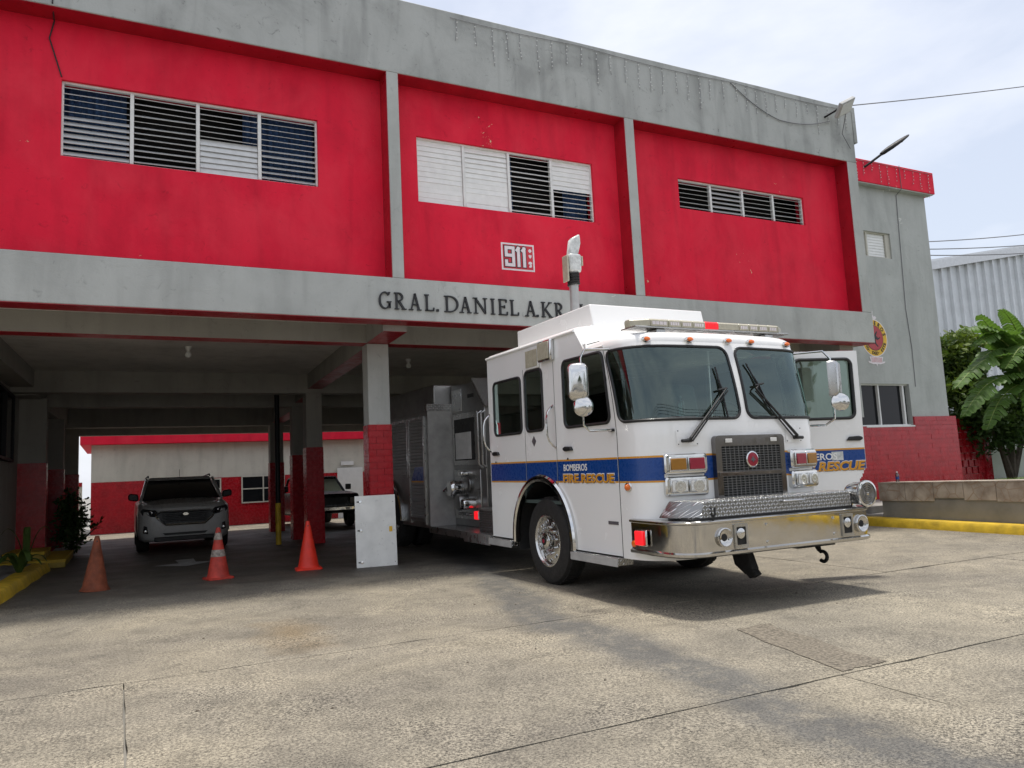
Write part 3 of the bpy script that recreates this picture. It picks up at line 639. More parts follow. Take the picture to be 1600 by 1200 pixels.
def tread():
    m, t, b = newmat('treadplate'); b.inputs['Metallic'].default_value = 1.0; b.inputs['Roughness'].default_value = 0.26
    p = pos(t, obj=True); hs = []
    sx = node(t, 'ShaderNodeSeparateXYZ'); link(t, p, sx.inputs[0])
    U = math_(t, 'ADD', sx.outputs['X'], math_(t, 'MULTIPLY', sx.outputs['Y'], 0.71)); V = math_(t, 'ADD', sx.outputs['Z'], math_(t, 'MULTIPLY', sx.outputs['Y'], 0.71))
    for sg_ in (1, -1):
        a = math_(t, 'ADD', U, math_(t, 'MULTIPLY', V, sg_)); c_ = math_(t, 'SUBTRACT', U, math_(t, 'MULTIPLY', V, sg_))
        pa = math_(t, 'ABSOLUTE', math_(t, 'SUBTRACT', math_(t, 'FRACT', math_(t, 'ADD', math_(t, 'MULTIPLY', a, 14.5), 0.25 * (1 + sg_))), 0.5))
        pc = math_(t, 'ABSOLUTE', math_(t, 'SUBTRACT', math_(t, 'FRACT', math_(t, 'ADD', math_(t, 'MULTIPLY', c_, 14.5), 0.25 * (1 + sg_))), 0.5))
        e = math_(t, 'ADD', math_(t, 'POWER', math_(t, 'MULTIPLY', pa, 2.6), 2.0), math_(t, 'POWER', math_(t, 'MULTIPLY', pc, 8.5), 2.0))
        hs.append(math_(t, 'MAXIMUM', math_(t, 'SUBTRACT', 1.0, e), 0.0))
    h = math_(t, 'MAXIMUM', hs[0], hs[1])
    link(t, mix(t, h, (0.27, 0.27, 0.265), (0.92, 0.92, 0.91)), b.inputs['Base Color'])
    bump(t, b, h, 0.9, 0.006)
tread()

TW = 2.456; TC = TW / 2
fe = thing('fire_engine', 'white fire engine with blue stripe and chrome bumper nosing out of the garage', 'fire truck', (4.6637, -4.2427, SL * -4.2427), (math.atan(SL), 0, 0))
def tp(name, mat, *bx, parent=None, bevel=0.0): return box_obj(name, mat, parent or fe, *bx, bevel=bevel)
def rrect(a0, a1, b0, b1, r, n=5, sl=0.0, sr=0.0):
    """rounded rectangle in panel coordinates; sl/sr lean the low/high side at its top"""
    P = []
    for cx_, cy_, st in ((a1 - r, b0 + r, -90), (a1 - r, b1 - r, 0), (a0 + r, b1 - r, 90), (a0 + r, b0 + r, 180)):
        for i in range(n + 1):
            t = radians(st + 90 * i / n); P.append([cx_ + r * cos(t), cy_ + r * sin(t)])
    for p in P:
        k = (p[1] - b0) / (b1 - b0); u = (p[0] - a0) / (a1 - a0); p[0] += k * (sl * (1 - u) + sr * u)
    return P
def inside(P, x, y):
    c = False; j = len(P) - 1
    for i in range(len(P)):
        if (P[i][1] > y) != (P[j][1] > y) and x < (P[j][0] - P[i][0]) * (y - P[i][1]) / (P[j][1] - P[i][1]) + P[i][0]: c = not c
        j = i
    return c
def bb(P): return min(p[0] for p in P), max(p[0] for p in P), min(p[1] for p in P), max(p[1] for p in P)
def panel(fn, a0, a1, b0, b1, da=0.03, db=0.03, holes=(), keep=None):
    na = max(1, round((a1 - a0) / da)); nb = max(1, round((b1 - b0) / db)); mm = MB(); idx = {}
    boxes = [bb(h) for h in holes]
    def vid(i, j):
        if (i, j) not in idx: idx[(i, j)] = len(mm.v); mm.v.append(tuple(fn(a0 + (a1 - a0) * i / na, b0 + (b1 - b0) * j / nb)))
        return idx[(i, j)]
    for i in range(na):
        for j in range(nb):
            ca = a0 + (a1 - a0) * (i + .5) / na; cb = b0 + (b1 - b0) * (j + .5) / nb
            if any(q[0] < ca < q[1] and q[2] < cb < q[3] and inside(h, ca, cb) for q, h in zip(boxes, holes)): continue
            if keep and not inside(keep, ca, cb): continue
            mm.f.append((vid(i, j), vid(i + 1, j), vid(i + 1, j + 1), vid(i, j + 1)))
    return mm
def dense(P, step=0.04):
    out = []
    for i in range(len(P)):
        a, b = P[i], P[(i + 1) % len(P)]; L = math.hypot(b[0] - a[0], b[1] - a[1]); n = max(1, int(L / step))
        out += [(a[0] + (b[0] - a[0]) * k / n, a[1] + (b[1] - a[1]) * k / n) for k in range(n)]
    return out
def grow(P, d):
    q = bb(P); cx_, cy_ = (q[0] + q[1]) / 2, (q[2] + q[3]) / 2
    return [(p[0] + d * (1 if p[0] > cx_ else -1), p[1] + d * (1 if p[1] > cy_ else -1)) for p in P]
def gasket(fn, P, r, name, mat, parent): return MB().tube([fn(*p) for p in dense(P)], r, 6, closed=True).build(name, mat, parent, smooth=True)
def pane(fn, P, name, mat, parent, d=0.02):
    q = bb(P); return panel(fn, q[0], q[1], q[2], q[3], d, d, keep=grow(P, 0.008)).build(name, mat, parent, smooth=True, norm=False)

# plan outline of the nose: side -> rounded corner -> bowed front
def rake(w): k = max(0.0, min(1.0, (w - 1.72) / 0.98)); return 0.20 * k * (0.35 + 0.65 * k)
V0 = 0.44
def bez(p0, p1, p2, p3, t): return tuple(p0[i] * (1 - t) ** 3 + 3 * p1[i] * t * (1 - t) ** 2 + 3 * p2[i] * t * t * (1 - t) + p3[i] * t ** 3 for i in (0, 1))
half = [(0.0, V0)] + [bez((0, 0.40), (0, 0.06), (0.10, -0.09), (0.46, -0.125), i / 20) for i in range(21)] + [bez((0.46, -0.125), (0.75, -0.15), (1.0, -0.158), (TC, -0.158), i / 10) for i in range(1, 11)]
cum = [0.0]
for i in range(1, len(half)): cum.append(cum[-1] + math.hypot(half[i][0] - half[i - 1][0], half[i][1] - half[i - 1][1]))
SCN = cum[-1]
def plan(s):
    mir = s > SCN; q = 2 * SCN - s if mir else s; q = max(0.0, min(SCN, q)); i = 0
    while i < len(cum) - 2 and cum[i + 1] < q: i += 1
    k = (q - cum[i]) / max(1e-9, cum[i + 1] - cum[i]); x = half[i][0] + (half[i + 1][0] - half[i][0]) * k; y = half[i][1] + (half[i + 1][1] - half[i][1]) * k
    return (TW - x if mir else x), y
def S(s, w, off=0.0):
    x, y = plan(s); k = max(0.0, min(1.0, (0.95 - y) / 0.55)); v = y + rake(w) * k
    if off:
        x1, y1 = plan(s - 0.01); x2, y2 = plan(s + 0.01); dx, dy = x2 - x1, y2 - y1; L = math.hypot(dx, dy) or 1
        x += -off * -dy / L * 1.0; v += -off * dx / L
    return (x, v, w)
def Soff(off): return lambda s, w: S(s, w, off)
def s_at(u):            # arc position on the front for a given u
    lo, hi = 0.0, 2 * SCN
    for _ in range(40):
        mid = (lo + hi) / 2
        if plan(mid)[0] < u: lo = mid
        else: hi = mid
    return lo
WZ0, WZ1 = 1.872, 2.648
wl = rrect(0.075, SCN - 0.048, WZ0, WZ1, 0.10, sl=-0.03, sr=-0.012); wr = [(2 * SCN - p[0], p[1]) for p in wl][::-1]
cab = panel(S, 0.0, 2 * SCN, 0.47, 2.70, 0.022, 0.022, holes=[wl, wr]).build('cab_front', 'truck_white', fe, smooth=True, norm=False)
for P in (wl, wr):
    g_ = pane(Soff(0.004), P, 'windscreen', 'windscreen_glass', fe); gasket(Soff(0.004), P, 0.017, 'gasket', 'rubber', g_)
panel(Soff(-0.05), 0.03, 2 * SCN - 0.03, 1.0, 2.68, 0.03, 0.03, holes=[grow(wl, 0.02), grow(wr, 0.02)]).build('cab_lining', 'interior_dark', fe, smooth=True, norm=False)

# low roof over the nose with its rounded brow
def outl(w, off):
    P = [S(2 * SCN * i / 60, min(w, 2.70)) for i in range(61)]; out = []
    for x, v, _ in P:
        out.append((x + off * max(-1, min(1, (TC - x) / 0.5)), v + off * max(0, min(1, (0.9 - v) / 0.6)), w))
    return out + [(TW - off, 1.6, w), (TW - off, 3.60, w), (off, 3.60, w), (off, 1.6, w)]
MB().rings([outl(2.70, 0.0), outl(2.735, 0.004), outl(2.775, 0.022), outl(2.805, 0.055), outl(2.822, 0.11), outl(2.83, 0.2)], True, False, True).build('roof', 'truck_white', fe, smooth=True, ang=60)
rz = MB(); rz.rings([[(x, v, w) for x, v in P] for w, P in (
    (2.705, [(0.002, 3.615), (0.002, 0.99), (0.10, 0.80), (0.42, 0.60), (TW - .42, 0.60), (TW - .10, 0.80), (TW - .002, 0.99), (TW - .002, 3.615)]),
    (2.99, [(0.002, 3.615), (0.002, 1.19), (0.10, 1.08), (0.36, 0.96), (TW - .36, 0.96), (TW - .10, 1.08), (TW - .002, 1.19), (TW - .002, 3.615)]),
    (3.035, [(0.035, 3.60), (0.035, 1.22), (0.12, 1.11), (0.37, 1.0), (TW - .37, 1.0), (TW - .12, 1.11), (TW - .035, 1.22), (TW - .035, 3.60)]))])
rz.build('raised_roof', 'truck_white', fe, bevel=0.02, seg=3)
for u in (-0.004, TW + 0.004):
    MB().tube([(u, 3.62, 2.985), (u, 1.20, 2.985)], 0.02, 8).build('roof_rail', 'truck_white', fe, smooth=True)
MB().tube([(0.0, 1.195, 2.985), (0.0, 1.0, 2.73), (-0.004, 0.62, 2.72)], 0.011, 6).build('drip_rail', 'truck_white', fe, smooth=True)
rbx = MB(); rbx.prism([(3.27, 3.03), (3.27, 3.345), (1.36, 3.355), (1.28, 3.03)], lambda p: (0.33, p[0], p[1]), lambda p: (2.04, p[0], p[1])); rbx.build('roof_locker', 'truck_white', fe, bevel=0.012)

# left side of the cab: rear door, fixed panel with narrow window, front door
side = lambda v, w: (0.0, v, w)
sideo = lambda d: (lambda v, w: (-d, v, w))
AC = (2.13, 0.53)
arch = [(AC[0] + 0.755 * cos(radians(a)), AC[1] + 0.79 * sin(radians(a))) for a in range(0, 181, 6)] + [(AC[0] - 0.755, 0.30), (AC[0] + 0.755, 0.30)]
w1 = rrect(2.60, 3.425, 1.885, 2.615, 0.075); w2_ = rrect(2.015, 2.475, 1.89, 2.655, 0.075); w3 = rrect(0.545, 1.505, 1.885, 2.665, 0.085, sl=0.10)
def vf(w): x, y, z = S(0, w); return y + 0.012
def fdoor(a, w): f = vf(w); return (0.0, f + (1.725 - f) * a, w)
def fdo(d): return lambda a, w: (-d, fdoor(a, w)[1], w)
fd_arch = [((p[0] - V0 - .012) / (1.725 - V0 - .012), p[1]) for p in arch]
fw3 = [((p[0] - vf(p[1])) / (1.725 - vf(p[1])), p[1]) for p in w3]
fdp = panel(fdoor, 0, 1, 0.485, 2.715, 0.017, 0.022, holes=[fd_arch, fw3]).build('door', 'truck_white', fe, smooth=True, norm=False)
fdp['label'] = 'front cab door with the lettering'
rdp = panel(side, 2.535, 3.60, 0.50, 2.975, 0.024, 0.024, holes=[arch, w1]).build('door', 'truck_white', fe, smooth=True, norm=False)
fix = panel(side, 1.735, 2.525, 0.50, 2.975, 0.022, 0.022, holes=[arch, w2_]).build('side_panel', 'truck_white', fe, smooth=True, norm=False)
panel(side, 0.97, 1.725, 2.725, 2.80, 0.03, 0.03).build('header_panel', 'truck_white', fe, norm=False)
for P, par, f in ((w1, rdp, sideo(0.003)), (w2_, fix, sideo(0.003)), (w3, fdp, sideo(0.003))):
    q = bb(P); g_ = pane(f, P, 'window_pane', 'side_glass', par); gasket(f, P, 0.019, 'gasket', 'rubber', par)
for va, vb in ((2.52, 2.54), (1.72, 1.74)): tp('door_gap', 'rubber', 0.006, 0.02, va, vb, 1.33, 2.97)
gp = MB(); gp.rings([[(0.006, vf(w) - 0.02, w), (0.006, vf(w) + 0.006, w)] for w in (0.49, 1.5, 1.8, 2.1, 2.4, 2.72)], False, False, False); gp.build('door_gap', 'rubber', fe)
tp('door_gap', 'rubber', 0.006, 0.02, 0.6, 1.73, 2.71, 2.73)
tp('cab_wall', 'truck_white', 0.003, TW - 0.003, 3.60, 3.625, 0.50, 2.98)
rs = tp('cab_wall', 'truck_white', TW - 0.02, TW, 1.75, 3.60, 0.50, 2.98); tp('cab_wall', 'truck_white', TW - 0.02, TW, 0.62, 1.75, 2.72, 2.98)
# interior
tp('cab_lining', 'interior_dark', 0.05, 0.06, 1.55, 1.98, 1.3, 2.9); tp('cab_lining', 'interior_dark', 0.06, TW - 0.06, 3.5, 3.55, 0.8, 2.9)
tp('cab_lining', 'interior_dark', TW - 0.06, TW - 0.03, 1.78, 3.5, 1.2, 2.9); tp('cab_lining', 'interior_dark', 0.04, TW - 0.04, 0.75, 3.5, 2.76, 2.80); tp('cab_floor', 'interior_dark', 0.05, TW - 0.05, 0.45, 3.5, 0.98, 1.02)
db_ = MB(); db_.prism([(0.14, 1.2), (0.05, 1.78), (0.22, 1.90), (0.62, 1.80), (0.66, 1.2)], lambda p: (0.26, p[0] + .1, p[1]), lambda p: (TW - 0.26, p[0] + .1, p[1])); db_.build('dashboard', 'interior_dark', fe, bevel=0.04)
tp('engine_cover', 'interior_dark', 0.75, 1.7, 0.8, 2.6, 1.02, 1.75, bevel=0.06)
for u in (0.22, 1.72):
    st = MB(); st.box(u, u + .52, 1.15, 1.7, 1.35, 1.55); st.prism([(1.6, 1.5), (1.8, 2.45), (1.93, 2.45), (1.75, 1.5)], lambda p: (u + .02, p[0], p[1]), lambda p: (u + .5, p[0], p[1])); st.build('seat', 'interior_teal', fe, bevel=0.05)
MB().tube([Vector((1.93, 0.80, 1.93)) + Vector((cos(a) * .23, sin(a) * .11, sin(a) * .20)) for a in [2 * pi * i / 24 for i in range(24)]], 0.017, 6, closed=True).build('steering_wheel', 'rubber', fe, smooth=True)
dbt = MB(); dbt.lathe([(0.001, 0), (.04, 0), (.04, .16), (.035, .19), (.014, .22), (.014, .25), (.001, .25)], (0.78, 0.34, 1.90), (0, 0, 1), 12); dbt = dbt.build('plastic_bottle', 'bottle_plastic', None, smooth=True)
dbt.matrix_world = Matrix.Translation(fe.location) @ Matrix.Rotation(math.atan(SL), 4, 'X'); tag(dbt, 'clear plastic bottle on the dashboard behind the fire engine windscreen', 'bottle')
tp('dash_tray', 'red_lens', 0.62, 0.92, 0.26, 0.44, 1.892, 1.925, bevel=0.01)

# stripes
def stripes(fn, a0, a1, parent, holes=(), da=0.03):
    for z0, z1, mt in ((1.262, 1.492, 'stripe_blue'), (1.244, 1.261, 'stripe_orange'), (1.493, 1.512, 'stripe_orange')):
        panel(fn, a0, a1, z0, z1, da, 0.009, holes).build('stripe', mt, parent, norm=False, smooth=True)
stripes(Soff(0.003), 0.004, s_at(0.20), cab); stripes(Soff(0.003), s_at(0.64), s_at(0.77), cab); stripes(Soff(0.003), s_at(1.69), s_at(1.82), cab); stripes(Soff(0.003), s_at(2.25), 2 * SCN - 0.004, cab)
ga = grow([p for p in arch], 0.0)
stripes(fdo(0.003), 0.004, 0.996, fdp, [fd_arch], 0.012); stripes(sideo(0.003), 1.738, 2.522, fix, [arch], 0.012); stripes(sideo(0.003), 2.538, 3.597, rdp, [arch], 0.012)
# wheel-arch trim and liner
def archline(r, r2, u, w0): return [(u, AC[0] + r * cos(radians(a)), max(w0, AC[1] + r2 * sin(radians(a)))) for a in range(0, 181, 5)]
at = MB(); R_ = []
for i, a in enumerate([-4] + list(range(0, 181, 5)) + [184]):
    c, s_ = cos(radians(a)), sin(radians(a)); ring = []
    for rr, uu in ((0.70, 0.02), (0.70, -0.045), (0.725, -0.06), (0.765, -0.055), (0.785, -0.03), (0.785, 0.02)): ring.append((uu, AC[0] + rr * c, AC[1] + (rr + 0.03) * s_))
    R_.append(ring)
at.rings(R_, True); at.build('wheel_arch_trim', 'chrome', fe, smooth=True)
al = MB(); al.rings([[(0.02, AC[0] + .74 * cos(radians(a)), AC[1] + .77 * sin(radians(a))), (0.62, AC[0] + .74 * cos(radians(a)), AC[1] + .77 * sin(radians(a)))] for a in range(-12, 193, 6)], False, False, False); al.build('wheel_arch_liner', 'chassis_black', fe, smooth=True)
tp('wheel_arch_back', 'chassis_black', 0.62, 0.64, 1.3, 2.95, 0.35, 1.35)
# lettering on the front door
NU = Vector((-1, 0, 0)); YV = Vector((0, 0, 1)); XV = Vector((0, -1, 0))
me = text_mesh('BOMBEROS', 0.1, 0.003, 0.0016, width=0.515, height=0.078); text_obj('lettering_bomberos', 'decal_white', fdp, me, basis((-0.0055, 1.575, 1.378), XV, YV, NU))
me = text_mesh('FIRE RESCUE', 0.12, 0.003, 0.004, width=1.06, height=0.098)
m2 = text_mesh('FIRE RESCUE', 0.12, 0.003, 0.007, width=1.080, height=0.118)
text_obj('lettering_outline', 'decal_white', fdp, m2, basis((-0.0045, 1.600, 1.232), XV, YV, NU)); text_obj('lettering_shadow', 'decal_shadow', fdp, me, basis((-0.0062, 1.583, 1.238), XV, YV, NU))
text_obj('lettering_fire_rescue', 'stripe_orange', fdp, me, basis((-0.0085, 1.590, 1.243), XV, YV, NU))
# side fittings
def grab(p0, p1, out, parent):
    a, b = Vector(p0), Vector(p1); P = [a]; o = Vector(out)
    for t in (0.0, .06, .16, .3, .5, .7, .84, .94, 1.0): P.append(a.lerp(b, t) + o * (1 - abs(2 * t - 1) ** 4) * 1.0 + o * 0.0)
    P.append(b); MB().tube(P, 0.014, 8).build('grab_handle', 'chrome', parent, smooth=True)
grab((0, 1.76, 2.17), (0, 1.74, 1.66), (-0.11, 0.0, 0), fix); grab((0, 3.585, 2.19), (0, 3.575, 1.67), (-0.11, 0, 0), rdp)
for v, par in ((1.44, fdp), (3.40, rdp)):
    h_ = MB(); h_.prism([(-.10, -.022), (.06, -.028), (.10, -.012), (.10, .016), (.05, .030), (-.07, .024)], lambda p: (0.002, v + p[0], 1.635 + p[1]), lambda p: (-0.035, v + p[0], 1.635 + p[1])); h_.build('door_handle', 'rubber', par, bevel=0.01)
    MB().lathe([(0.001, 0), (.012, 0), (.012, .006), (.001, .006)], (-0.004, v + .03, 1.52), (-1, 0, 0), 10).build('lock', 'rubber', par)
dm = MB(); dm.prism([(0, .065), (.055, 0), (0, -.065), (-.055, 0)], lambda p: (0.001, 2.29 + p[0], 1.76 + p[1]), lambda p: (-0.006, 2.29 + p[0], 1.76 + p[1])); dm.build('hazard_placard', 'decal_shadow', fix)
sl_ = tp('scene_light', 'chrome', -0.065, 0.0, 1.675, 2.0, 2.715, 2.975, parent=fe, bevel=0.02); tp('lens', 'yellowed_lens', -0.078, -0.066, 1.70, 1.975, 2.74, 2.95, parent=sl_, bevel=0.006)
sl_ = tp('side_lens', 'white_metal', -0.02, 0.0, 2.055, 2.42, 2.675, 2.945, parent=fe, bevel=0.008); tp('lens', 'yellowed_lens', -0.028, -0.021, 2.085, 2.39, 2.70, 2.915, parent=sl_, bevel=0.003)
tp('badge', 'decal_shadow', -0.006, 0.002, 0.50, 0.685, 0.805, 0.84, parent=fdp)
for v0, v1, w in ((0.44, 1.38, 0.45), (2.90, 3.60, 0.46)):
    st = tp('step', 'treadplate', -0.075, 0.12, v0, v1, w - 0.06, w + 0.022, bevel=0.006); tp('step_edge', 'grey_box', -0.084, -0.076, v0, v1, w - 0.065, w + 0.018, parent=st)
tp('mirror_clip', 'rubber', -0.03, 0.0, 0.48, 0.56, 1.785, 1.815)
MB().lathe([(.042, 0), (.05, .005), (.05, .018), (.04, .022), (.001, .022)], (0.012, 0.29, 1.20), (-0.95, -0.25, 0), 16).build('side_marker', 'chrome', fe, smooth=True)
MB().lathe([(.034, .02), (.032, .04), (.018, .055), (.001, .06)], (0.012, 0.29, 1.20), (-0.95, -0.25, 0), 16).build('side_marker_lens', 'orange_lens', fe, smooth=True)

# grille
GV = -0.158; gu0, gu1, gw0, gw1 = TC - 0.475, TC + 0.475, 1.02, 1.69
fr_ = MB(); out_ = rrect(gu0, gu1, gw0, gw1, 0.05); inn = rrect(gu0 + .075, gu1 - .065, gw0 + .02, gw1 - .11, 0.02)
n_ = len(out_); vs_ = [(p[0], GV - 0.05, p[1]) for p in out_] + [(p[0], GV - 0.05, p[1]) for p in inn] + [(p[0], GV + 0.03, p[1]) for p in out_] + [(p[0], GV + 0.0, p[1]) for p in inn]; fs_ = []
for i in range(n_):
    j = (i + 1) % n_; fs_ += [(i, j, n_ + j, n_ + i), (i, 2 * n_ + i, 2 * n_ + j, j), (n_ + i, n_ + j, 3 * n_ + j, 3 * n_ + i)]
gr = fr_.add(vs_, fs_).build('grille', 'grille_frame', fe, smooth=True, ang=30)
tp('grille_back', 'chassis_black', gu0 + .06, gu1 - .05, GV - 0.008, GV - 0.002, gw0, gw1 - .09, parent=gr)
bars = MB(); a0, a1, c0, c1 = gu0 + .075, gu1 - .065, gw0 + .02, gw1 - .11
for i in range(15): x = a0 + (a1 - a0) * i / 14; bars.box(x - .0045, x + .0045, GV - 0.046, GV - 0.012, c0, c1)
for i in range(22):
    z = c0 + (c1 - c0) * i / 21; bars.box(a0, a1, GV - 0.0445, GV - 0.014, z - .0045, z + .0045)
bars.build('grille_mesh', 'grille_steel', gr)
tp('grille_bar', 'grille_frame', gu0 + .03, gu1 - .02, GV - 0.058, GV - 0.047, 1.275, 1.315, parent=gr, bevel=0.003)
for x in (gu0 + .13, gu1 - .20): tp('grille_lamp', 'clear_lens', x, x + .09, GV - 0.06, GV - 0.051, gw1 - .075, gw1 - .035, parent=gr, bevel=0.004)
MB().lathe([(.085, 0), (.085, .02), (.072, .026), (.072, .02)], (TC - .005, GV - 0.046, 1.435), (0, -1, 0), 24).build('emblem_rim', 'chrome', gr, smooth=True)
MB().lathe([(.001, .021), (.073, .021), (.073, .024), (.001, .03)], (TC - .005, GV - 0.046, 1.435), (0, -1, 0), 24).build('emblem', 'red_lens', gr, smooth=True)
dm = MB(); dm.prism([(-.035, -.012), (0, .03), (.035, -.012), (.012, -.012), (0, -.035), (-.012, -.012)], lambda p: (TC - .005 + p[0], GV - .070, 1.435 + p[1]), lambda p: (TC - .005 + p[0], GV - .079, 1.435 + p[1])); dm.build('emblem_mark', 'decal_shadow', gr)
# headlamp and warning-lamp modules
for mir in (False, True):
    for z0, z1, mats in ((1.315, 1.52, ('amber_lens', 'red_lens')), (1.10, 1.293, ('clear_lens', 'clear_lens'))):
        a, b = (0.185, 0.665)
        if mir: a, b = TW - 0.665, TW - 0.185; mats = mats[::-1]
        hp = MB(); o_ = rrect(a, b, z0, z1, 0.035)
        v_ = 0.0; mid = (a + b) / 2; cu_, cv_, _ = S(s_at(mid), 1.3); e0, e1 = S(s_at(a), 1.3), S(s_at(b), 1.3); rot_ = atan2(e1[1] - e0[1], b - a)
        HM = Matrix.Translation((mid, cv_ + 0.035, 0)) @ Matrix.Rotation(rot_, 4, 'Z') @ Matrix.Translation((-mid, 0, 0))
        hp.rings([[(p[0], v_ + .05, p[1]) for p in o_], [(p[0], v_ - 0.055, p[1]) for p in o_], [(p[0], v_ - 0.075, p[1]) for p in grow(o_, -0.012)], [(p[0], v_ - 0.077, p[1]) for p in grow(o_, -0.03)]])
        hd = hp.build('headlamp', 'chrome', fe, smooth=True, ang=30); hd.matrix_basis = HM
        for k, (x0, x1) in enumerate(((a + .045, mid - .012), (mid + .012, b - .045))):
            tp('lens_bezel', 'chrome', x0 - .004, x1 + .004, v_ - 0.094, v_ - 0.079, z0 + .034, z1 - .034, parent=hd, bevel=0.008)
            tp('lens', mats[k], x0 + .008, x1 - .008, v_ - 0.108, v_ - 0.0945, z0 + .046, z1 - .046, parent=hd, bevel=0.012)
            if mats[k] == 'clear_lens': MB().lathe([(.001, 0), (.05, 0), (.062, .004), (.05, .0055), (.03, .003), (.001, .006)], ((x0 + x1) / 2, v_ - .1075, (z0 + z1) / 2), (0, -1, 0), 14).build('reflector', 'lamp_reflector', hd, smooth=True)
# wipers
for sgn, pu, tipu, b0, b1 in ((1, 0.468, 1.005, (0.945, 2.42), (0.985, 1.88)), (-1, 1.928, 1.42, (1.385, 2.47), (1.612, 1.94))):
    pl_ = panel(Soff(0.006), s_at(pu - .13), s_at(pu + .13), 1.60, 1.765, 0.03, 0.03).build('wiper_plate', 'truck_white', fe, norm=False)
    for du in (-.11, .11):
        for ww in (1.615, 1.75): MB().lathe([(.001, 0), (.006, 0), (.006, .004), (.001, .004)], S(s_at(pu + du), ww, 0.006), (0, -1, 0), 8).build('bolt', 'rubber', pl_)
    wp = MB(); base_ = Vector(S(s_at(pu), 1.652, 0.02)); top_ = Vector(S(s_at(tipu), 2.18, 0.055)); off_ = Vector((0.028 * sgn, -0.004, 0.0))
    wp.tube([base_ + Vector((0, .02, 0)), base_ + Vector((0, -.03, 0)), base_ + Vector((0, -0.035, 0.02)), top_], [.022, .022, .017, .009], 8)
    wp.tube([base_ + off_ + Vector((0, -.02, -.01)), top_ + off_ * 0.6 + Vector((0, 0, -.02))], .008, 6)
    wp.tube([base_ + Vector((-.10 * sgn, -.015, -.005)), base_ + Vector((.02 * sgn, -.02, 0))], .018, 8)
    bl0, bl1 = Vector(S(s_at(b0[0]), b0[1], 0.028)), Vector(S(s_at(b1[0]), b1[1], 0.028)); mid_ = bl0.lerp(bl1, 0.45)
    wp.tube([top_, mid_ + Vector((0, -.02, 0))], .010, 6); wp.tube([bl0, bl1], .010, 6); wp.tube([bl0.lerp(bl1, .2), mid_ + Vector((0, -.02, 0)), bl0.lerp(bl1, .8)], .008, 6)
    wp.tube([mid_ + Vector((-.06, -.025, -.01)), mid_ + Vector((.06, -.025, .012))], .012, 6)
    wp.build('wiper', 'rubber', fe, smooth=True)
# cab marker lamps
for u in (TC - 1.02, TC - .52, TC, TC + .33, TC + .92):
    c = Vector(S(s_at(u), 2.70)) + Vector((0, -0.006, 0.018)); mk = MB(); mk.lathe([(.001, 0), (.042, 0), (.044, .012), (.036, .028), (.001, .03)], c, (0, -1, 0.25), 14); mk.xf(Matrix.Translation(c) @ Matrix.Diagonal((1.25, 1, .8, 1)) @ Matrix.Translation(-c))
    k_ = mk.build('marker_lamp', 'chrome', fe, smooth=True); mk = MB(); c2 = c + Vector((0, -.018, .004)); mk.lathe([(.033, 0), (.028, .022), (.001, .030)], c2, (0, -1, 0.25), 12); mk.xf(Matrix.Translation(c2) @ Matrix.Diagonal((1.2, 1, .75, 1)) @ Matrix.Translation(-c2)); mk.build('lens', 'orange_lens', k_, smooth=True)
# light bar
lb = tp('light_bar', 'brushed_steel', TC - 1.09, TC + 1.09, 0.19, 0.47, 2.862, 2.880, bevel=0.005)
segs = [-1.09, -.90, -.66, -.49, -.33, -.155, .03, .33, .48, .62, .77, .92, 1.09]
for i in range(12):
    a, b = TC + segs[i] + .003, TC + segs[i + 1] - .003; mt = 'lit_red' if i == 5 else 'yellowed_lens'; tapered = i in (0, 11)
    mm = MB(); v0_, v1_ = 0.185, 0.475
    if i == 0: P = [(a, .30), (a, .40), (b, v1_), (b, v0_)]
    elif i == 11: P = [(a, v0_), (a, v1_), (b, .40), (b, .30)]
    else: P = [(a, v0_), (a, v1_), (b, v1_), (b, v0_)]
    mm.rings([[(p[0], p[1], 2.881) for p in P], [(p[0], p[1], 2.945) for p in P], [(p[0], p[1] + (.02 if p[1] < .33 else -.02), 2.962) for p in P]])
    lm = mm.build('lens', mt, lb, bevel=0.004, seg=1)
    if i not in (6, 0, 11):
        for k in range(4): tp('lamp_cell', 'sign_white' if mt != 'lit_red' else 'lit_red', a + .02 + k * (b - a - .04) / 4, a + .012 + (k + 1) * (b - a - .04) / 4, v0_ - 0.003, v0_ + .001, 2.898, 2.932, parent=lm)
for u in (TC - .8, TC + .75): tp('foot', 'brushed_steel', u, u + .12, 0.22, 0.42, 2.80, 2.861, parent=lb, bevel=0.01)

# bumper
BO = TC
bl = [(-0.045, 0.24), (-0.05, -0.12)] + [bez((-0.05, -0.24), (-0.05, -0.48), (0.04, -0.60), (0.22, -0.60), i / 14) for i in range(15)]
bl = [(x + .02, v) for x, v in bl]
bpl = bl + [(TW + .08 - x, v) for x, v in bl[::-1]]
def brings(prof):
    out = []
    for off, w in prof:
        P = []
        for i, (x, v) in enumerate(bpl):
            a, b = bpl[max(0, i - 1)], bpl[min(len(bpl) - 1, i + 1)]; dx, dy = b[0] - a[0], b[1] - a[1]; L = math.hypot(dx, dy); P.append((x + off * dy / L, v - off * dx / L, w))
        out.append(P)
    return out
bmp_ = MB(); bmp_.rings(brings([(-0.08, 0.545), (0.012, 0.545), (0.024, 0.555), (0.024, 0.578), (0.0, 0.592), (0.0, 0.845), (0.024, 0.856), (0.024, 0.872), (0.012, 0.882), (-0.10, 0.884)]), False, False, False)
bum = bmp_.build('bumper', 'polished_steel', fe, smooth=True, ang=40)
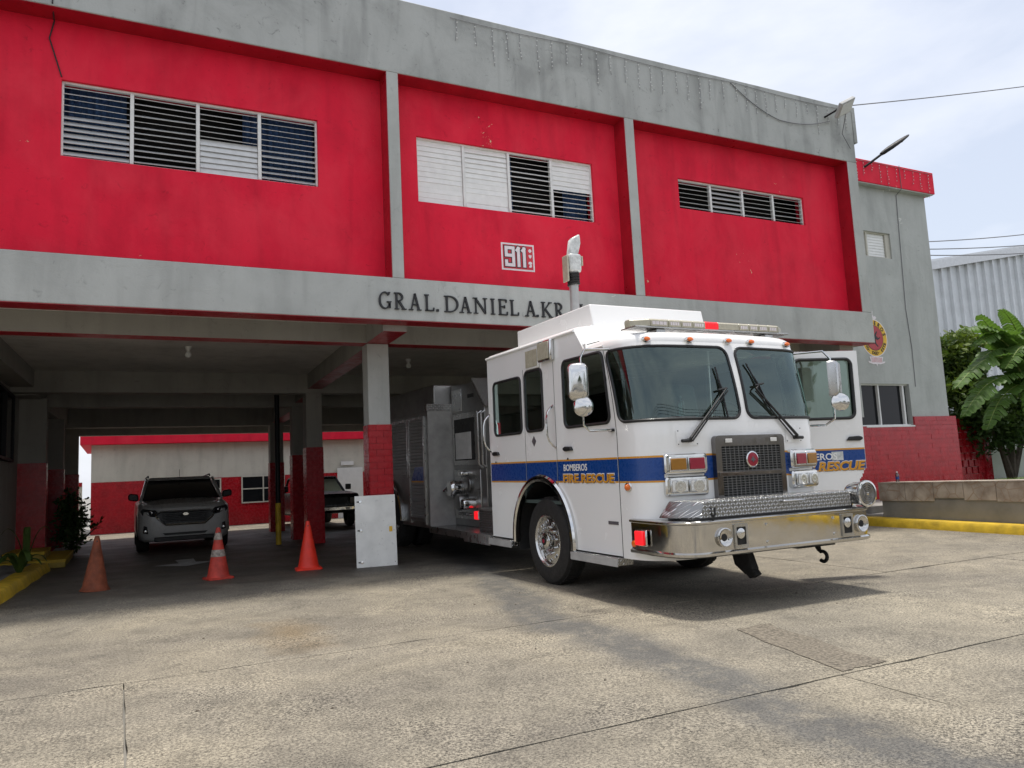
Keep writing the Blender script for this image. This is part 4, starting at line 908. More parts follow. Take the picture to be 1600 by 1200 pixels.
dk = MB(); dk.poly([(x, v, 0.879) for x, v in [(-0.03, 0.2), (-0.03, -0.25), (0.0, -.42), (0.09, -0.55), (0.26, -0.585)]] + [(TW + .05 - x, v, .879) for x, v in [(-0.03, 0.2), (-0.03, -0.25), (0.0, -.42), (0.09, -0.55), (0.26, -0.585)][::-1]]); dk.build('bumper_deck', 'treadplate', bum)
tr_ = MB(); tr_.rings([[(x, v, w) for x, v in P] for w, P in ((0.905, [(0.02, -0.30), (0.22, -0.56), (TW - .22, -0.56), (TW - .1, -0.30), (TW - .1, -.16), (.02, -.16)]), (1.06, [(0.13, -0.28), (0.25, -0.553), (TW - .22, -0.553), (TW - .12, -0.30), (TW - .13, -.17), (.15, -.17)]))])
tr_.build('hose_tray', 'treadplate', bum, bevel=0.008)
tp('tray_gap', 'rubber', 0.10, TW - .2, -0.54, -.2, 0.885, 0.904, parent=bum)
tp('tray_latch', 'chrome', TC + .02, TC + .32, -0.59, -0.558, 1.0, 1.015, parent=bum, bevel=0.006)
MB().tube([(.36, -.55, .91), (.36, -.585, .93), (.36, -.585, 1.0)], .012, 6).build('tray_hinge', 'rubber', bum)
BF = -0.602
for hu, bu in ((0.435, 0.645), (TW - .155, TW - .36)):
    MB().lathe([(.088, .0), (.092, .024), (.082, .030), (.074, .020), (.055, .012), (.035, .006), (.001, .004)], (hu, BF, 0.715), (0, -1, 0), 24, cap=False).build('air_horn', 'polished_steel', bum, smooth=True)
    MB().lathe([(.001, .0), (.036, .0), (.034, .002), (.001, .003)], (hu, BF - .0065, 0.715), (0, -1, 0), 18).build('horn_throat', 'chassis_black', bum)
    bx_ = MB(); o_ = rrect(bu - .085, bu + .085, .60, .83, .006, 2); i_ = rrect(bu - .058, bu + .058, .632, .80, .006, 2); n_ = len(o_)
    bx_.add([(p[0], BF - .012, p[1]) for p in o_] + [(p[0], BF - .012, p[1]) for p in i_] + [(p[0], BF + .01, p[1]) for p in o_] + [(p[0], BF - .001, p[1]) for p in i_], [f for i in range(n_) for j in ((i + 1) % n_,) for f in ((i, j, n_ + j, n_ + i), (i, 2 * n_ + i, 2 * n_ + j, j), (n_ + i, n_ + j, 3 * n_ + j, 3 * n_ + i))])
    hb_ = bx_.build('horn_box', 'brushed_steel', bum); tp('recess', 'chassis_black', bu - .06, bu + .06, BF - .004, BF - .0015, .63, .80, parent=hb_)
    MB().lathe([(.03, .0), (.045, .004), (.05, .02), (.03, .03), (.001, .032)], (bu - .015, BF - .004, .74), (0, -1, 0), 16).build('horn', 'alloy', hb_, smooth=True)
for u, w in ((0.98, .80), (0.985, .63), (1.9, .80), (1.905, .64)): MB().lathe([(.016, 0), (.014, .008), (.001, .01)], (u, BF + .002, w), (0, -1, 0), 10).build('bolt', 'chrome', bum, smooth=True)
rl = tp('side_lamp', 'chrome', -0.066, -0.046, -0.06, 0.125, 0.625, 0.785, parent=bum, bevel=0.01); tp('lens', 'lit_red', -0.088, -0.067, -0.02, 0.11, 0.635, 0.775, parent=rl, bevel=0.012)
MB().lathe([(.034, 0), (.03, .016), (.001, .02)], (-0.047, 0.17, 0.64), (-1, 0, 0), 14).build('reflector', 'orange_lens', bum, smooth=True)
sr = MB(); sr.lathe([(.05, .28), (.10, .22), (.118, .16), (.122, .05), (.135, .045), (.145, .02), (.140, 0), (.12, -.004), (.115, .012), (.001, .012)], (TW - .03, -0.62, 1.02), (0, 1, 0), 28); sr = sr.build('siren', 'chrome', bum, smooth=True, ang=50)
for k, r_ in enumerate((.100, .078, .056, .034)): MB().tube([(TW - .03 + r_ * cos(a), -.617, 1.02 + r_ * sin(a)) for a in [2 * pi * i / 28 for i in range(28)]], .006, 5, closed=True).build('siren_ring', 'satin_steel', sr, smooth=True)
MB().lathe([(.001, .0), (.024, 0), (.02, .012), (.001, .014)], (TW - .03, -.610, 1.02), (0, -1, 0), 14).build('siren_hub', 'chrome', sr, smooth=True)
MB().tube([(TW - .04, -.40, .95), (TW - .06, -.40, .87)], .03, 8).build('siren_bracket', 'chrome', sr, smooth=True)
hk = MB(); hk.tube([(2.2, -.05, .56), (2.2, -.10, .44), (2.2, -.12, .40)], [.05, .03, .022], 8); hk.tube([(2.2, -.12, .41)] + [(2.2, -.16 - .055 * sin(radians(a)), .345 + .055 * cos(radians(a))) for a in range(-30, 240, 25)], .02, 8); hk.build('tow_hook', 'chassis_black', fe, smooth=True)
tp('hook_mount', 'chassis_black', 1.75, 2.3, -.25, .3, .47, .54)
ch = MB(); ch.prism([(-.06, .54), (-.16, .30), (-.05, .24), (.10, .33), (.16, .54)], lambda p: (1.17, p[0], p[1]), lambda p: (1.27, p[0], p[1])); ch.prism([(-.12, .33), (-.20, .25), (-.10, .20), (-.03, .26)], lambda p: (1.18, p[0], p[1]), lambda p: (1.27, p[0], p[1])); ch.build('pull_bracket', 'chassis_black', fe, bevel=0.01)

# wheels
def wheel(u, v, name='wheel', face=-1, dual=False):
    R0 = 0.53; wd = 0.30; inn_ = u + (wd if face < 0 else -wd); ax = (face, 0, 0); o = (inn_, v, 0.0)
    W_ = MB(); prof = [(.30, .0), (.44, -.005), (.50, .02), (.525, .06), (.53, .10), (.53, .20), (.525, .245), (.505, .28), (.45, .302), (.36, .305), (.315, .29), (.30, .26)]
    W_.lathe(prof, (inn_, v, .53), ax, 48, cap=False); wh_ = W_.build(name, 'tyre', fe, smooth=True)
    tr = MB()
    for k in range(36):
        a = 2 * pi * k / 36
        for hh_ in (.06, .125, .19):
            q = len(tr.v); tr.box(-.024, .024, -.034, .034, -.004, .006); tr.xf(Matrix.Translation((inn_ + face * (hh_ + .03), v, .53)) @ Matrix.Rotation(a + (.03 if hh_ == .125 else 0), 4, 'X') @ Matrix.Translation((0, 0, .529)), q)
    tr.build('tread_blocks', 'tyre', wh_, kind='stuff')
    rim = MB(); rim.lathe([(.30, .23), (.318, .27), (.318, .292), (.305, .296), (.29, .280), (.285, .255), (.255, .262), (.20, .272), (.15, .275), (.145, .24), (.001, .24)], (inn_, v, .53), ax, 48, cap=False)
    ro = rim.build('rim', 'alloy', wh_, smooth=True)
    for k in range(10):
        a = 2 * pi * k / 10 + .2; c = Vector((inn_ + face * .262, v + .235 * cos(a), .53 + .235 * sin(a))); MB().lathe([(.026, .0), (.030, .006), (.026, .010), (.022, .004)], c, ax, 12, cap=False).build('hole_lip', 'alloy', ro, smooth=True)
        MB().lathe([(.001, .004), (.026, .004), (.026, .005), (.001, .0055)], c, ax, 12).build('vent_hole', 'chassis_black', ro)
        a += .3; c = Vector((inn_ + face * .272, v + .165 * cos(a), .53 + .165 * sin(a))); MB().lathe([(.018, 0), (.018, .03), (.012, .045), (.001, .048)], c, ax, 8).build('lug_nut', 'chrome', ro, smooth=True)
    hb = MB(); hb.lathe([(.105, .22), (.105, .30), (.095, .325), (.07, .335), (.06, .34), (.001, .34)], (inn_, v, .53), ax, 24); hb.build('hub', 'chrome', ro, smooth=True)
    MB().lathe([(.05, .339), (.05, .346), (.001, .347)], (inn_, v, .53), ax, 20).build('hub_ring', 'chassis_black', ro); MB().lathe([(.026, .346), (.024, .352), (.001, .353)], (inn_, v, .53), ax, 16).build('hub_badge', 'red_lens', ro)
wheel(0.03, AC[0]); wheel(TW - 0.03, AC[0], face=1)
wheel(0.04, 8.2); wheel(0.40, 8.2); wheel(TW - .04, 8.2, face=1)
tp('frame_rail', 'chassis_black', .62, .75, .1, 9.6, .50, .75); tp('frame_rail', 'chassis_black', TW - .75, TW - .62, .1, 9.6, .50, .75)
MB().cyl((.3, AC[0], .5), (TW - .3, AC[0], .5), .07, n=10).build('front_axle', 'chassis_black', fe); MB().cyl((.3, 8.2, .53), (TW - .3, 8.2, .53), .11, n=10).build('rear_axle', 'chassis_black', fe)
tp('engine_block', 'chassis_black', .78, TW - .78, .3, 3.4, .42, 1.0); tp('fuel_tank', 'chassis_black', .5, 1.0, 4.2, 5.6, .25, .45)

# mirrors
def mirror(base_top, base_bot, px_, py_, out, par):
    """bent tube bracket carrying a tall mirror head and a round spotter"""
    bt, bb_ = Vector(base_top), Vector(base_bot); c = Vector((px_, py_, 0)); z1 = 2.61; z0 = 1.83
    P = [bt, bt.lerp(Vector((px_, py_, bt.z)), .85), Vector((px_, py_, z1 - .06)) + Vector((0, 0, .02)), Vector((px_, py_, z1 - .12)), Vector((px_, py_, z0 + .12)), Vector((px_, py_, z0 + .03)), bb_.lerp(Vector((px_, py_, bb_.z)), .8), bb_]
    mo = MB().tube(P, .013, 8).build('mirror', 'chrome', par, smooth=True)
    return mo
ml = mirror((-0.01, .50, 2.665), (-0.02, .50, 1.80), -0.33, 0.56, 1, fe)
mh = MB(); shp = rrect(-.11, .11, 2.12, 2.52, .07, 5); hc = Vector((-0.36, 0.56, 0))
def place(P, d, k, c, ang): return [(c.x + cos(ang) * p[0] * k + sin(ang) * d, c.y + sin(ang) * p[0] * k - cos(ang) * d, (p[1] - 2.32) * k + 2.32) for p in P]
for c, ang, par in ((Vector((-.36, .585, 0)), radians(-38), ml),):
    MB().rings([place(shp, -.02, 1, c, ang), place(shp, .03, 1.0, c, ang), place(shp, .06, .88, c, ang), place(shp, .075, .6, c, ang)]).build('mirror_head', 'chrome', par, smooth=True, ang=60)
    MB().lathe([(.001, .0), (.09, .0), (.108, .012), (.10, .025), (.06, .045), (.001, .055)], (c.x + .02, c.y - .05, 2.055), (-.55, -.83, .05), 24).build('spotter', 'chrome', par, smooth=True)

# opened right-hand cab door: hinged at the front, swung forward
da_ = atan2(0.17 - 0.50, 3.46 - 2.47); L_ = 0.99
def od(a, w, off=0.0): n = Vector((sin(da_), -cos(da_), 0)); return tuple(Vector((2.475, .50, w)) + Vector((cos(da_), sin(da_), 0)) * a + n * off)
def odo(o): return lambda a, w: od(a, w, o)
owin = rrect(0.10, 0.90, 1.875, 2.60, 0.08, sl=.05); cut = [(L_ + .05, 1.26), (L_ - .02, 1.26), (L_ - .16, 1.0), (L_ - .22, .45), (L_ + .05, .45)]
odr = panel(odo(0.02), 0, L_, 0.48, 2.70, 0.02, 0.02, holes=[owin, cut]).build('door', 'truck_white', fe, smooth=True, norm=False); odr['label'] = 'cab door swung open'
panel(odo(-0.03), 0, L_, 0.48, 2.70, 0.02, 0.02, holes=[owin, cut]).build('door_lining', 'interior_dark', odr, smooth=True, norm=False)
ed = MB(); ed.rings([[od(L_, w, .02), od(L_, w, -.03)] for w in (1.26, 2.70)], False, False, False); ed.rings([[od(a, 2.70, .02), od(a, 2.70, -.03)] for a in (0, L_)], False, False, False); ed.build('door_edge', 'truck_white', odr)
pane(odo(-0.005), owin, 'window_pane', 'door_glass', odr); gasket(odo(0.02), owin, .02, 'gasket', 'rubber', odr)
stripes(odo(0.023), .0, L_ - .005, odr, [cut])
ax_ = Vector((cos(da_), sin(da_), 0)); an_ = Vector((sin(da_), -cos(da_), 0))
h_ = MB(); h_.prism([(-.11, -.022), (.06, -.028), (.10, -.012), (.10, .016), (.05, .030), (-.07, .024)], lambda p: od(.86 + p[0], 1.625 + p[1], .02), lambda p: od(.86 + p[0], 1.625 + p[1], .055)); h_.build('door_handle', 'rubber', odr, bevel=0.01)
me = text_mesh('BOMBEROS', 0.1, 0.003, 0.0016, width=0.62, height=0.082); text_obj('lettering_bomberos', 'decal_white', odr, me, basis(od(0.0, 1.378, .0255), ax_, Vector((0, 0, 1)), an_))
me = text_mesh('FIRE RESCUE', 0.12, 0.003, 0.004, shear=0.22, width=0.97, height=0.112)
m2 = text_mesh('FIRE RESCUE', 0.12, 0.003, 0.007, shear=0.22, width=0.985, height=0.128); text_obj('lettering_outline', 'decal_white', odr, m2, basis(od(0.0, 1.236, .0248), ax_, Vector((0, 0, 1)), an_))
text_obj('lettering_shadow', 'decal_shadow', odr, me, basis(od(0.012, 1.240, .0265), ax_, Vector((0, 0, 1)), an_)); text_obj('lettering_fire_rescue', 'stripe_orange', odr, me, basis(od(0.006, 1.245, .0290), ax_, Vector((0, 0, 1)), an_))
mm = MB(); mm.add([od(a, w, .0245) for a, w in ((.55, 1.37), (.70, 1.37), (.70, 1.475), (.55, 1.475))], [(0, 1, 2, 3)]); mm.build('tape_patch', 'plastic_wrap', odr)
mr = mirror(od(.03, 2.665, .03), od(.03, 1.79, .03), 2.80, 0.05, 1, fe)
c, ang = Vector((2.83, .03, 0)), radians(24)
sh2 = rrect(-.09, .09, 2.12, 2.54, .03, 4)
MB().rings([place(sh2, -.05, 1, c, ang), place(sh2, .02, 1.0, c, ang), place(sh2, .05, .85, c, ang)]).build('mirror_head', 'brushed_steel', mr, smooth=True, ang=50)
MB().lathe([(.001, .0), (.085, .0), (.105, .012), (.10, .025), (.06, .045), (.001, .055)], (c.x + .0, c.y - .05, 2.05), (-.6, -.8, .05), 24).build('spotter', 'chrome', mr, smooth=True)

# pump house and body
BV = 6.08
pm = MB(); pm.prism([(BV, .50), (BV, 2.88), (5.16, 2.84), (4.72, 2.40), (4.72, .50)], lambda p: (0.44, p[0], p[1]), lambda p: (TW - .44, p[0], p[1])); pmo = pm.build('pump_house', 'satin_steel', fe, bevel=0.01)
tp('pump_house_core', 'satin_steel', .70, TW - .70, 3.64, 4.71, .5, 2.3)
ce_ = MB(); ce_.prism([(5.18, 2.86), (4.70, 2.39), (4.655, 2.42), (5.15, 2.91)], lambda p: (0.42, p[0], p[1]), lambda p: (TW - .42, p[0], p[1])); ce_.build('pump_house_cap', 'treadplate', pmo)
PU = 0.44
tp('locker_door', 'brushed_steel', PU - .012, PU - .001, 5.62, 6.04, 2.40, 2.78, parent=pmo, bevel=.004)
tp('panel_badge', 'chassis_black', PU - .008, PU - .001, 5.12, 5.36, 2.60, 2.66, parent=pmo)
op_ = tp('crosslay_frame', 'brushed_steel', PU - .02, PU - .001, 4.98, 6.02, 1.50, 2.36, parent=pmo, bevel=.01); tp('crosslay_opening', 'chassis_black', PU - .026, PU - .021, 5.10, 5.93, 1.58, 2.27, parent=pmo)
tp('crosslay_box', 'grey_box', PU - .032, PU - .027, 5.22, 5.88, 1.60, 2.04, parent=pmo)
tp('valve_panel', 'brushed_steel', PU - .016, PU - .001, 4.93, 6.03, .62, 1.42, parent=pmo, bevel=.006)
def cap_(v, w, r, L, mt='chrome'):
    o = MB().lathe([(r * .9, 0), (r, .01), (r, L * .6), (r * 1.06, L * .62), (r * 1.06, L * .85), (r * .9, L), (r * .4, L * 1.02), (.001, L * 1.02)], (PU - .012, v, w), (-1, 0, 0), 24).build('hose_inlet', mt, pmo, smooth=True, ang=45); return o
o = cap_(5.80, 1.12, .14, .20); MB().tube([(PU - .17, 5.86, 1.20), (PU - .24, 5.98, 1.08)], .022, 8).build('inlet_handle', 'chrome', o, smooth=True)
cap_(5.42, 1.18, .13, .05, 'satin_steel'); cap_(5.55, .90, .13, .16, 'satin_steel'); cap_(5.20, .88, .085, .22); cap_(5.48, 1.36, .05, .12); cap_(5.60, 1.36, .04, .10)
for v in (5.75, 5.62, 5.45, 5.30): cap_(v, .70, .025, .06, 'satin_steel')
rl = tp('pump_lamp', 'lit_red', PU - .05, PU - .016, 5.02, 5.17, .63, .76, parent=pmo, bevel=.01); tp('lamp_base', 'plastic_wrap', PU - .045, PU - .016, 4.95, 5.015, .64, .755, parent=pmo)
for v in (4.80, 4.66): MB().tube([(PU - .02, v, 1.45), (PU - .09, v, 1.5), (PU - .09, v, 2.3), (PU - .02, v, 2.34)], .018, 8).build('grab_rail', 'brushed_steel', pmo, smooth=True)
tp('step_box', 'treadplate', .16, .70, 3.72, 4.45, .50, .82, parent=pmo, bevel=.01); tp('step_lid', 'brushed_steel', .12, .71, 3.70, 4.48, .822, .85, parent=pmo)
tp('gauge_board', 'satin_steel', .60, .69, 3.8, 4.70, .95, 2.3, parent=pmo); MB().tube([(.55, 4.3, 1.5), (.52, 4.35, 1.3), (.5, 4.2, 1.1), (.55, 4.1, .95)], .05, 8).build('hose', 'grey_box', pmo, smooth=True)
rb_ = tp('running_board', 'treadplate', -0.02, .70, 3.66, BV - .01, .44, .50, bevel=.006)
tp('running_board_edge', 'brushed_steel', -0.03, -.021, 3.66, BV - .01, .40, .505, parent=rb_)
tp('running_board_edge', 'brushed_steel', -0.032, -.0215, 3.68, 4.62, .36, .43, parent=rb_)
bd = tp('body', 'satin_steel', 0.0, TW, BV, 9.75, .46, 2.44, bevel=.01)
tp('bulkhead', 'treadplate_dull', -0.02, .50, BV - .03, BV - .002, .50, 2.44, parent=bd); tp('bulkhead_cap', 'treadplate', -0.04, .52, BV - .05, BV + .06, 2.442, 2.56, parent=bd)
ub = MB(); ub.prism([(BV + .02, 2.445), (BV + .02, 2.90), (9.7, 2.92), (9.7, 2.445)], lambda p: (0.12, p[0], p[1]), lambda p: (TW - .12, p[0], p[1])); ub.build('upper_body', 'satin_steel', bd, bevel=.02)
for v0_, v1_, z0_ in ((6.30, 7.02, .56), (7.16, 9.3, 1.36)):
    sm = MB(); n = int((2.32 - z0_) / .055)
    for k in range(n):
        z = z0_ + (2.32 - z0_) * k / n; h2 = (2.32 - z0_) / n
        sm.prism([(z, 0), (z + h2 * .15, .014), (z + h2 * .85, .014), (z + h2, 0)], lambda p: (-.004 - p[1], v0_, p[0]), lambda p: (-.004 - p[1], v1_, p[0]))
    sh_ = sm.build('roller_shutter', 'shutter_alu', bd); fm = MB()
    fm.box(-.03, 0, v0_ - .05, v0_, z0_ - .04, 2.37); fm.box(-.03, 0, v1_, v1_ + .05, z0_ - .04, 2.37); fm.box(-.03, 0, v0_, v1_, 2.322, 2.37); fm.build('shutter_frame', 'brushed_steel', sh_)
    tp('shutter_bar', 'satin_steel', -.04, -.018, v0_ + .02, v1_ - .02, z0_ + .03, z0_ + .07, parent=sh_)
for z0_, z1_, mt in ((1.262, 1.50, 'stripe_blue'), (1.235, 1.258, 'stripe_orange')):
    MB().prism([(6.31, z0_), (6.95, z0_), (6.75 if mt == 'stripe_blue' else 6.95, z1_), (6.31, z1_)], lambda p: (-.019, p[0], p[1]), lambda p: (-.022, p[0], p[1])).build('stripe', mt, bd)
rw = MB(); R_ = []
for a in range(0, 181, 6):
    c_, s_ = cos(radians(a)), sin(radians(a)); R_.append([(uu, 8.2 + rr * c_, .53 + rr * s_) for rr, uu in ((.66, .01), (.66, -.05), (.74, -.05), (.74, .01))])
rw.rings(R_); rw.build('wheel_arch_trim', 'chrome', bd, smooth=True)
MB().prism([(8.2 + .66 * cos(radians(a)), .53 + .66 * sin(radians(a))) for a in range(0, 181, 6)] + [(7.54, .44), (8.86, .44)], lambda p: (-.004, p[0], p[1]), lambda p: (-.008, p[0], p[1])).build('wheel_well', 'chassis_black', bd)
# light mast behind the roof locker
mt_ = MB().cyl((0.80, 2.45, 3.03), (0.80, 2.45, 3.86), .062, n=18).build('light_mast', 'mast_grey', fe, smooth=True)
mm = MB()
mm.tube([(.80 + .074 * cos(a), 2.45 + .074 * sin(a), 3.85 + .17 * a / (10 * pi)) for a in [i * pi / 8 for i in range(81)]], .016, 5); mm.build('coiled_cable', 'rubber', mt_, smooth=True)
MB().cyl((.80, 2.45, 3.861), (.80, 2.45, 4.04), .066, n=14).build('mast_neck', 'mast_grey', mt_, smooth=True)
box_obj('mast_lamp', 'plastic_wrap', mt_, .715, .90, 2.37, 2.53, 4.03, 4.29, bevel=.035); box_obj('lamp_bracket', 'yellowed_lens', mt_, .672, .698, 2.38, 2.52, 3.90, 4.26, bevel=.01)
mm = MB(); mm.prism([(.02, 4.26), (.16, 4.24), (.22, 4.44), (.21, 4.58), (.10, 4.52), (.06, 4.48)], lambda p: (.70 + p[0], 2.40, p[1]), lambda p: (.70 + p[0], 2.50, p[1])); mm.build('wrapped_lamp', 'plastic_wrap', mt_, bevel=.025)
box_obj('lamp_hook', 'yellowed_lens', mt_, .925, .95, 2.42, 2.48, 4.14, 4.27, bevel=.005)

# ================================================================ parked vehicles
simple('suv_white', (0.46, 0.46, 0.455), 0.3, var=0.05, coat=0.4)
simple('car_black', (0.008, 0.008, 0.009), 0.3, var=0.1, spec=0.3)
simple('headlamp_dark', (0.03, 0.03, 0.033), 0.12, var=0)
simple('car_glass', (0.008, 0.009, 0.010), 0.05, var=0, spec=0.6)
glass('pickup_glass', (0.28, 0.31, 0.31))
def car_body(stations, n=5):
    """stations: (y, half width at sill, half width at belt, bottom, sill top, belt, crown, half width of top)"""
    R_ = []
    for y, wb, wm, zb, zs, zt, cr_, wt in stations:
        h = [(0, zb), (wb * .9, zb), (wb, zb + .06), (wm, zs), (wm, (zs + zt) / 2), (wm * .985, zt - .06), (wt, zt), (wt * .55, zt + cr_ * .75), (0, zt + cr_)]
        R_.append([(x, y, z) for x, z in h] + [(-x, y, z) for x, z in h[::-1] if x > 0])
    return R_
def car_wheel(root, x, y, r, w, mat='alloy'):
    f = 1 if x > 0 else -1; o = (x - f * w, y, r)
    t_ = MB().lathe([(r * .6, 0), (r * .92, 0), (r, .03), (r, w - .03), (r * .93, w), (r * .68, w), (r * .64, w - .03)], o, (f, 0, 0), 28, cap=False).build('wheel', 'tyre', root, smooth=True)
    MB().lathe([(r * .65, w - .05), (r * .66, w - .012), (r * .5, w - .03), (r * .15, w - .02), (.001, w - .015)], o, (f, 0, 0), 20, cap=False).build('rim', mat, t_, smooth=True)
suv = thing('parked_suv', 'pale grey sport utility vehicle parked nose-out in the shaded garage', 'car', (1.27, 8.05, 0.026))
B = car_body([(0.0, .60, .66, .36, .50, .86, .02, .55), (.03, .74, .80, .30, .46, .93, .03, .70), (.14, .84, .91, .25, .45, .98, .04, .80), (.38, .90, .945, .23, .45, 1.02, .05, .84), (.9, .93, .955, .23, .45, 1.07, .05, .86), (1.28, .94, .96, .23, .45, 1.11, .05, .87),
               (1.7, .94, .96, .23, .45, 1.11, .02, .87), (3.9, .94, .96, .23, .45, 1.12, .02, .87), (4.5, .92, .94, .28, .5, 1.12, .02, .82), (4.68, .80, .84, .4, .6, 1.05, .0, .7)])
suv_b = MB().rings(B).build('body', 'suv_white', suv, smooth=True, ang=40)
gh = MB(); gh.rings([[(s_ * w, y, z) for s_, w, y, z in P] for P in (
    [(-1, .84, 1.16, 1.13), (1, .84, 1.16, 1.13), (1, .86, 4.45, 1.12), (-1, .86, 4.45, 1.12)],
    [(-1, .70, 1.86, 1.60), (1, .70, 1.86, 1.60), (1, .72, 4.2, 1.58), (-1, .72, 4.2, 1.58)])]); gh.build('cabin_glass', 'car_glass', suv, bevel=.04)
rf = MB(); rf.rings([[(s_ * w, y, z) for s_, w, y, z in P] for P in (
    [(-1, .715, 1.80, 1.585), (1, .715, 1.80, 1.585), (1, .735, 4.25, 1.565), (-1, .735, 4.25, 1.565)],
    [(-1, .66, 1.92, 1.655), (1, .66, 1.92, 1.655), (1, .68, 4.1, 1.64), (-1, .68, 4.1, 1.64)])]); rf.build('roof', 'suv_white', suv, bevel=.02)
for f in (-1, 1):
    MB().tube([(f * .87, 1.10, 1.11), (f * .73, 1.80, 1.61)], .035, 6).build('pillar', 'suv_white', suv, smooth=True); MB().tube([(f * .69, 2.0, 1.66), (f * .69, 2.1, 1.70), (f * .70, 3.9, 1.68), (f * .70, 4.0, 1.64)], .018, 6).build('roof_rail', 'rubber', suv, smooth=True)
    mh_ = MB(); mh_.prism([(0, .0), (.05, -.03), (.22, 0), (.23, .11), (.19, .155), (.02, .13)], lambda p: (f * (.90 + p[0]), 1.30, 1.15 + p[1]), lambda p: (f * (.90 + p[0]), 1.47, 1.15 + p[1])); mh_.build('door_mirror', 'car_black', suv, bevel=.025)
    hl = MB(); hl.prism([(.52, .83), (.60, .92), (.86, .96), (.90, .90), (.84, .80), (.62, .775)], lambda p: (f * p[0], -.10 + (p[0] - .5) * .52, p[1]), lambda p: (f * p[0], .25 + (p[0] - .5) * .55, p[1])); hlo = hl.build('headlamp', 'headlamp_dark', suv, bevel=.012)
    MB().tube([(f * (.72 + .05 * cos(a)), .005 + .026 * cos(a), .865 + .045 * sin(a)) for a in [2 * pi * i / 18 for i in range(18)]], .008, 5, closed=True).build('lamp_ring', 'chrome', hlo, smooth=True)
    fg = MB(); fg.prism([(.74, .42), (.84, .44), (.83, .60), (.76, .58)], lambda p: (f * p[0], -.03 + (p[0] - .74) * .6, p[1]), lambda p: (f * p[0], .2, p[1])); fg.build('fog_lamp', 'headlamp_dark', suv, bevel=.015)
    MB().lathe([(.001, .0), (.028, 0), (.022, .012), (.001, .014)], (f * .79, -.004, .48), (0, -1, 0), 12).build('fog_bulb', 'chrome', suv)
    car_wheel(suv, f * .95, .92, .375, .25); car_wheel(suv, f * .95, 3.75, .375, .25)
    MB().prism([(.92 + .44 * cos(radians(a)), .375 + .44 * sin(radians(a))) for a in range(0, 181, 10)], lambda p: (f * .955, p[0], p[1]), lambda p: (f * .965, p[0], p[1])).build('wheel_arch', 'rubber', suv)
gs = [(-.56, .74), (-.60, .82), (-.50, .875), (.50, .875), (.60, .82), (.56, .74), (.40, .60), (-.40, .60)]
grl = MB().prism(gs, lambda p: (p[0], -.09 + abs(p[0]) ** 3 * .25, p[1]), lambda p: (p[0], .1, p[1])).build('grille', 'car_black', suv, bevel=.01)
MB().tube([(x, -.095 + abs(x) ** 3 * .25, z) for x, z in gs], .021, 6, closed=True).build('grille_trim', 'chrome', grl, smooth=True)
for k in range(6): MB().tube([(-.46 + .0 * k, -.088, .67 + k * .037), (.46, -.088, .67 + k * .037)], .006, 5).build('grille_slat', 'rubber', grl)
MB().prism([(-.07, 0), (-.03, .035), (.03, .035), (.07, 0), (.03, -.03), (-.03, -.03)], lambda p: (p[0], -.10, .80 + p[1]), lambda p: (p[0], -.112, .81 + p[1])).build('badge', 'chrome', grl, bevel=.004)
MB().box(-.62, .62, -.01, .3, .24, .34).build('lower_bumper', 'rubber', suv, bevel=.02)
MB().prism([(-.4, .37), (.4, .37), (.46, .42), (-.46, .42)], lambda p: (p[0], -.012, p[1]), lambda p: (p[0], .1, p[1])).build('air_intake', 'rubber', suv)
MB().tube([(0, 2.0, 1.655), (0, 2.05, 1.84)], .006, 5).build('aerial', 'cable_black', suv)

pk = thing('black_pickup', 'old black boxy pickup with chrome front bumper parked behind the tiled pillars', 'car', (5.62, 13.0, 0.026))
B = car_body([(0, .84, .88, .48, .60, .94, .01, .84), (.04, .88, .92, .44, .58, 1.00, .015, .87), (.7, .90, .94, .40, .58, 1.05, .02, .88), (1.45, .90, .94, .38, .58, 1.08, .02, .88), (3.0, .90, .94, .38, .58, 1.08, .0, .88), (4.9, .90, .94, .40, .58, 1.05, .0, .88)])
MB().rings(B).build('body', 'car_black', pk, smooth=True, ang=35)
for (a, b) in (((-.80, 1.40, 1.08), (-.66, 1.95, 1.52)), ((.80, 1.40, 1.08), (.66, 1.95, 1.52)), ((-.78, 3.0, 1.08), (-.68, 2.8, 1.52)), ((.78, 3.0, 1.08), (.68, 2.8, 1.52))): MB().tube([a, b], .04, 6).build('pillar', 'car_black', pk)
MB().box(-.70, .70, 1.92, 2.84, 1.51, 1.57).build('roof', 'car_black', pk, bevel=.03)
MB().poly([(-.78, 1.42, 1.09), (.78, 1.42, 1.09), (.65, 1.94, 1.51), (-.65, 1.94, 1.51)]).build('windscreen', 'pickup_glass', pk); MB().box(-.66, -.2, 2.2, 2.4, 1.0, 1.36).build('seat', 'interior_dark', pk, bevel=.04); MB().box(.2, .66, 2.2, 2.4, 1.0, 1.36).build('seat', 'interior_dark', pk, bevel=.04)
MB().box(-.93, .93, -.14, -.02, .50, .64).build('bumper', 'chrome', pk, bevel=.03); MB().box(-.55, .55, -.03, -.005, .70, .90).build('grille', 'rubber', pk)
for f in (-1, 1):
    MB().box(f * .74 - .13, f * .74 + .13, -.035, .0, .70, .89).build('headlamp', 'headlamp_dark', pk, bevel=.01); MB().box(f * .50 - .05, f * .50 + .08, -.155, -.141, .535, .60).build('bumper_lamp', 'clear_lens', pk)
    car_wheel(pk, f * .92, .85, .36, .22); car_wheel(pk, f * .92, 3.9, .36, .22)
    MB().box(f * 1.0 - .09, f * 1.0 + .09, 1.6, 1.66, 1.12, 1.30).build('door_mirror', 'car_black', pk, bevel=.02)

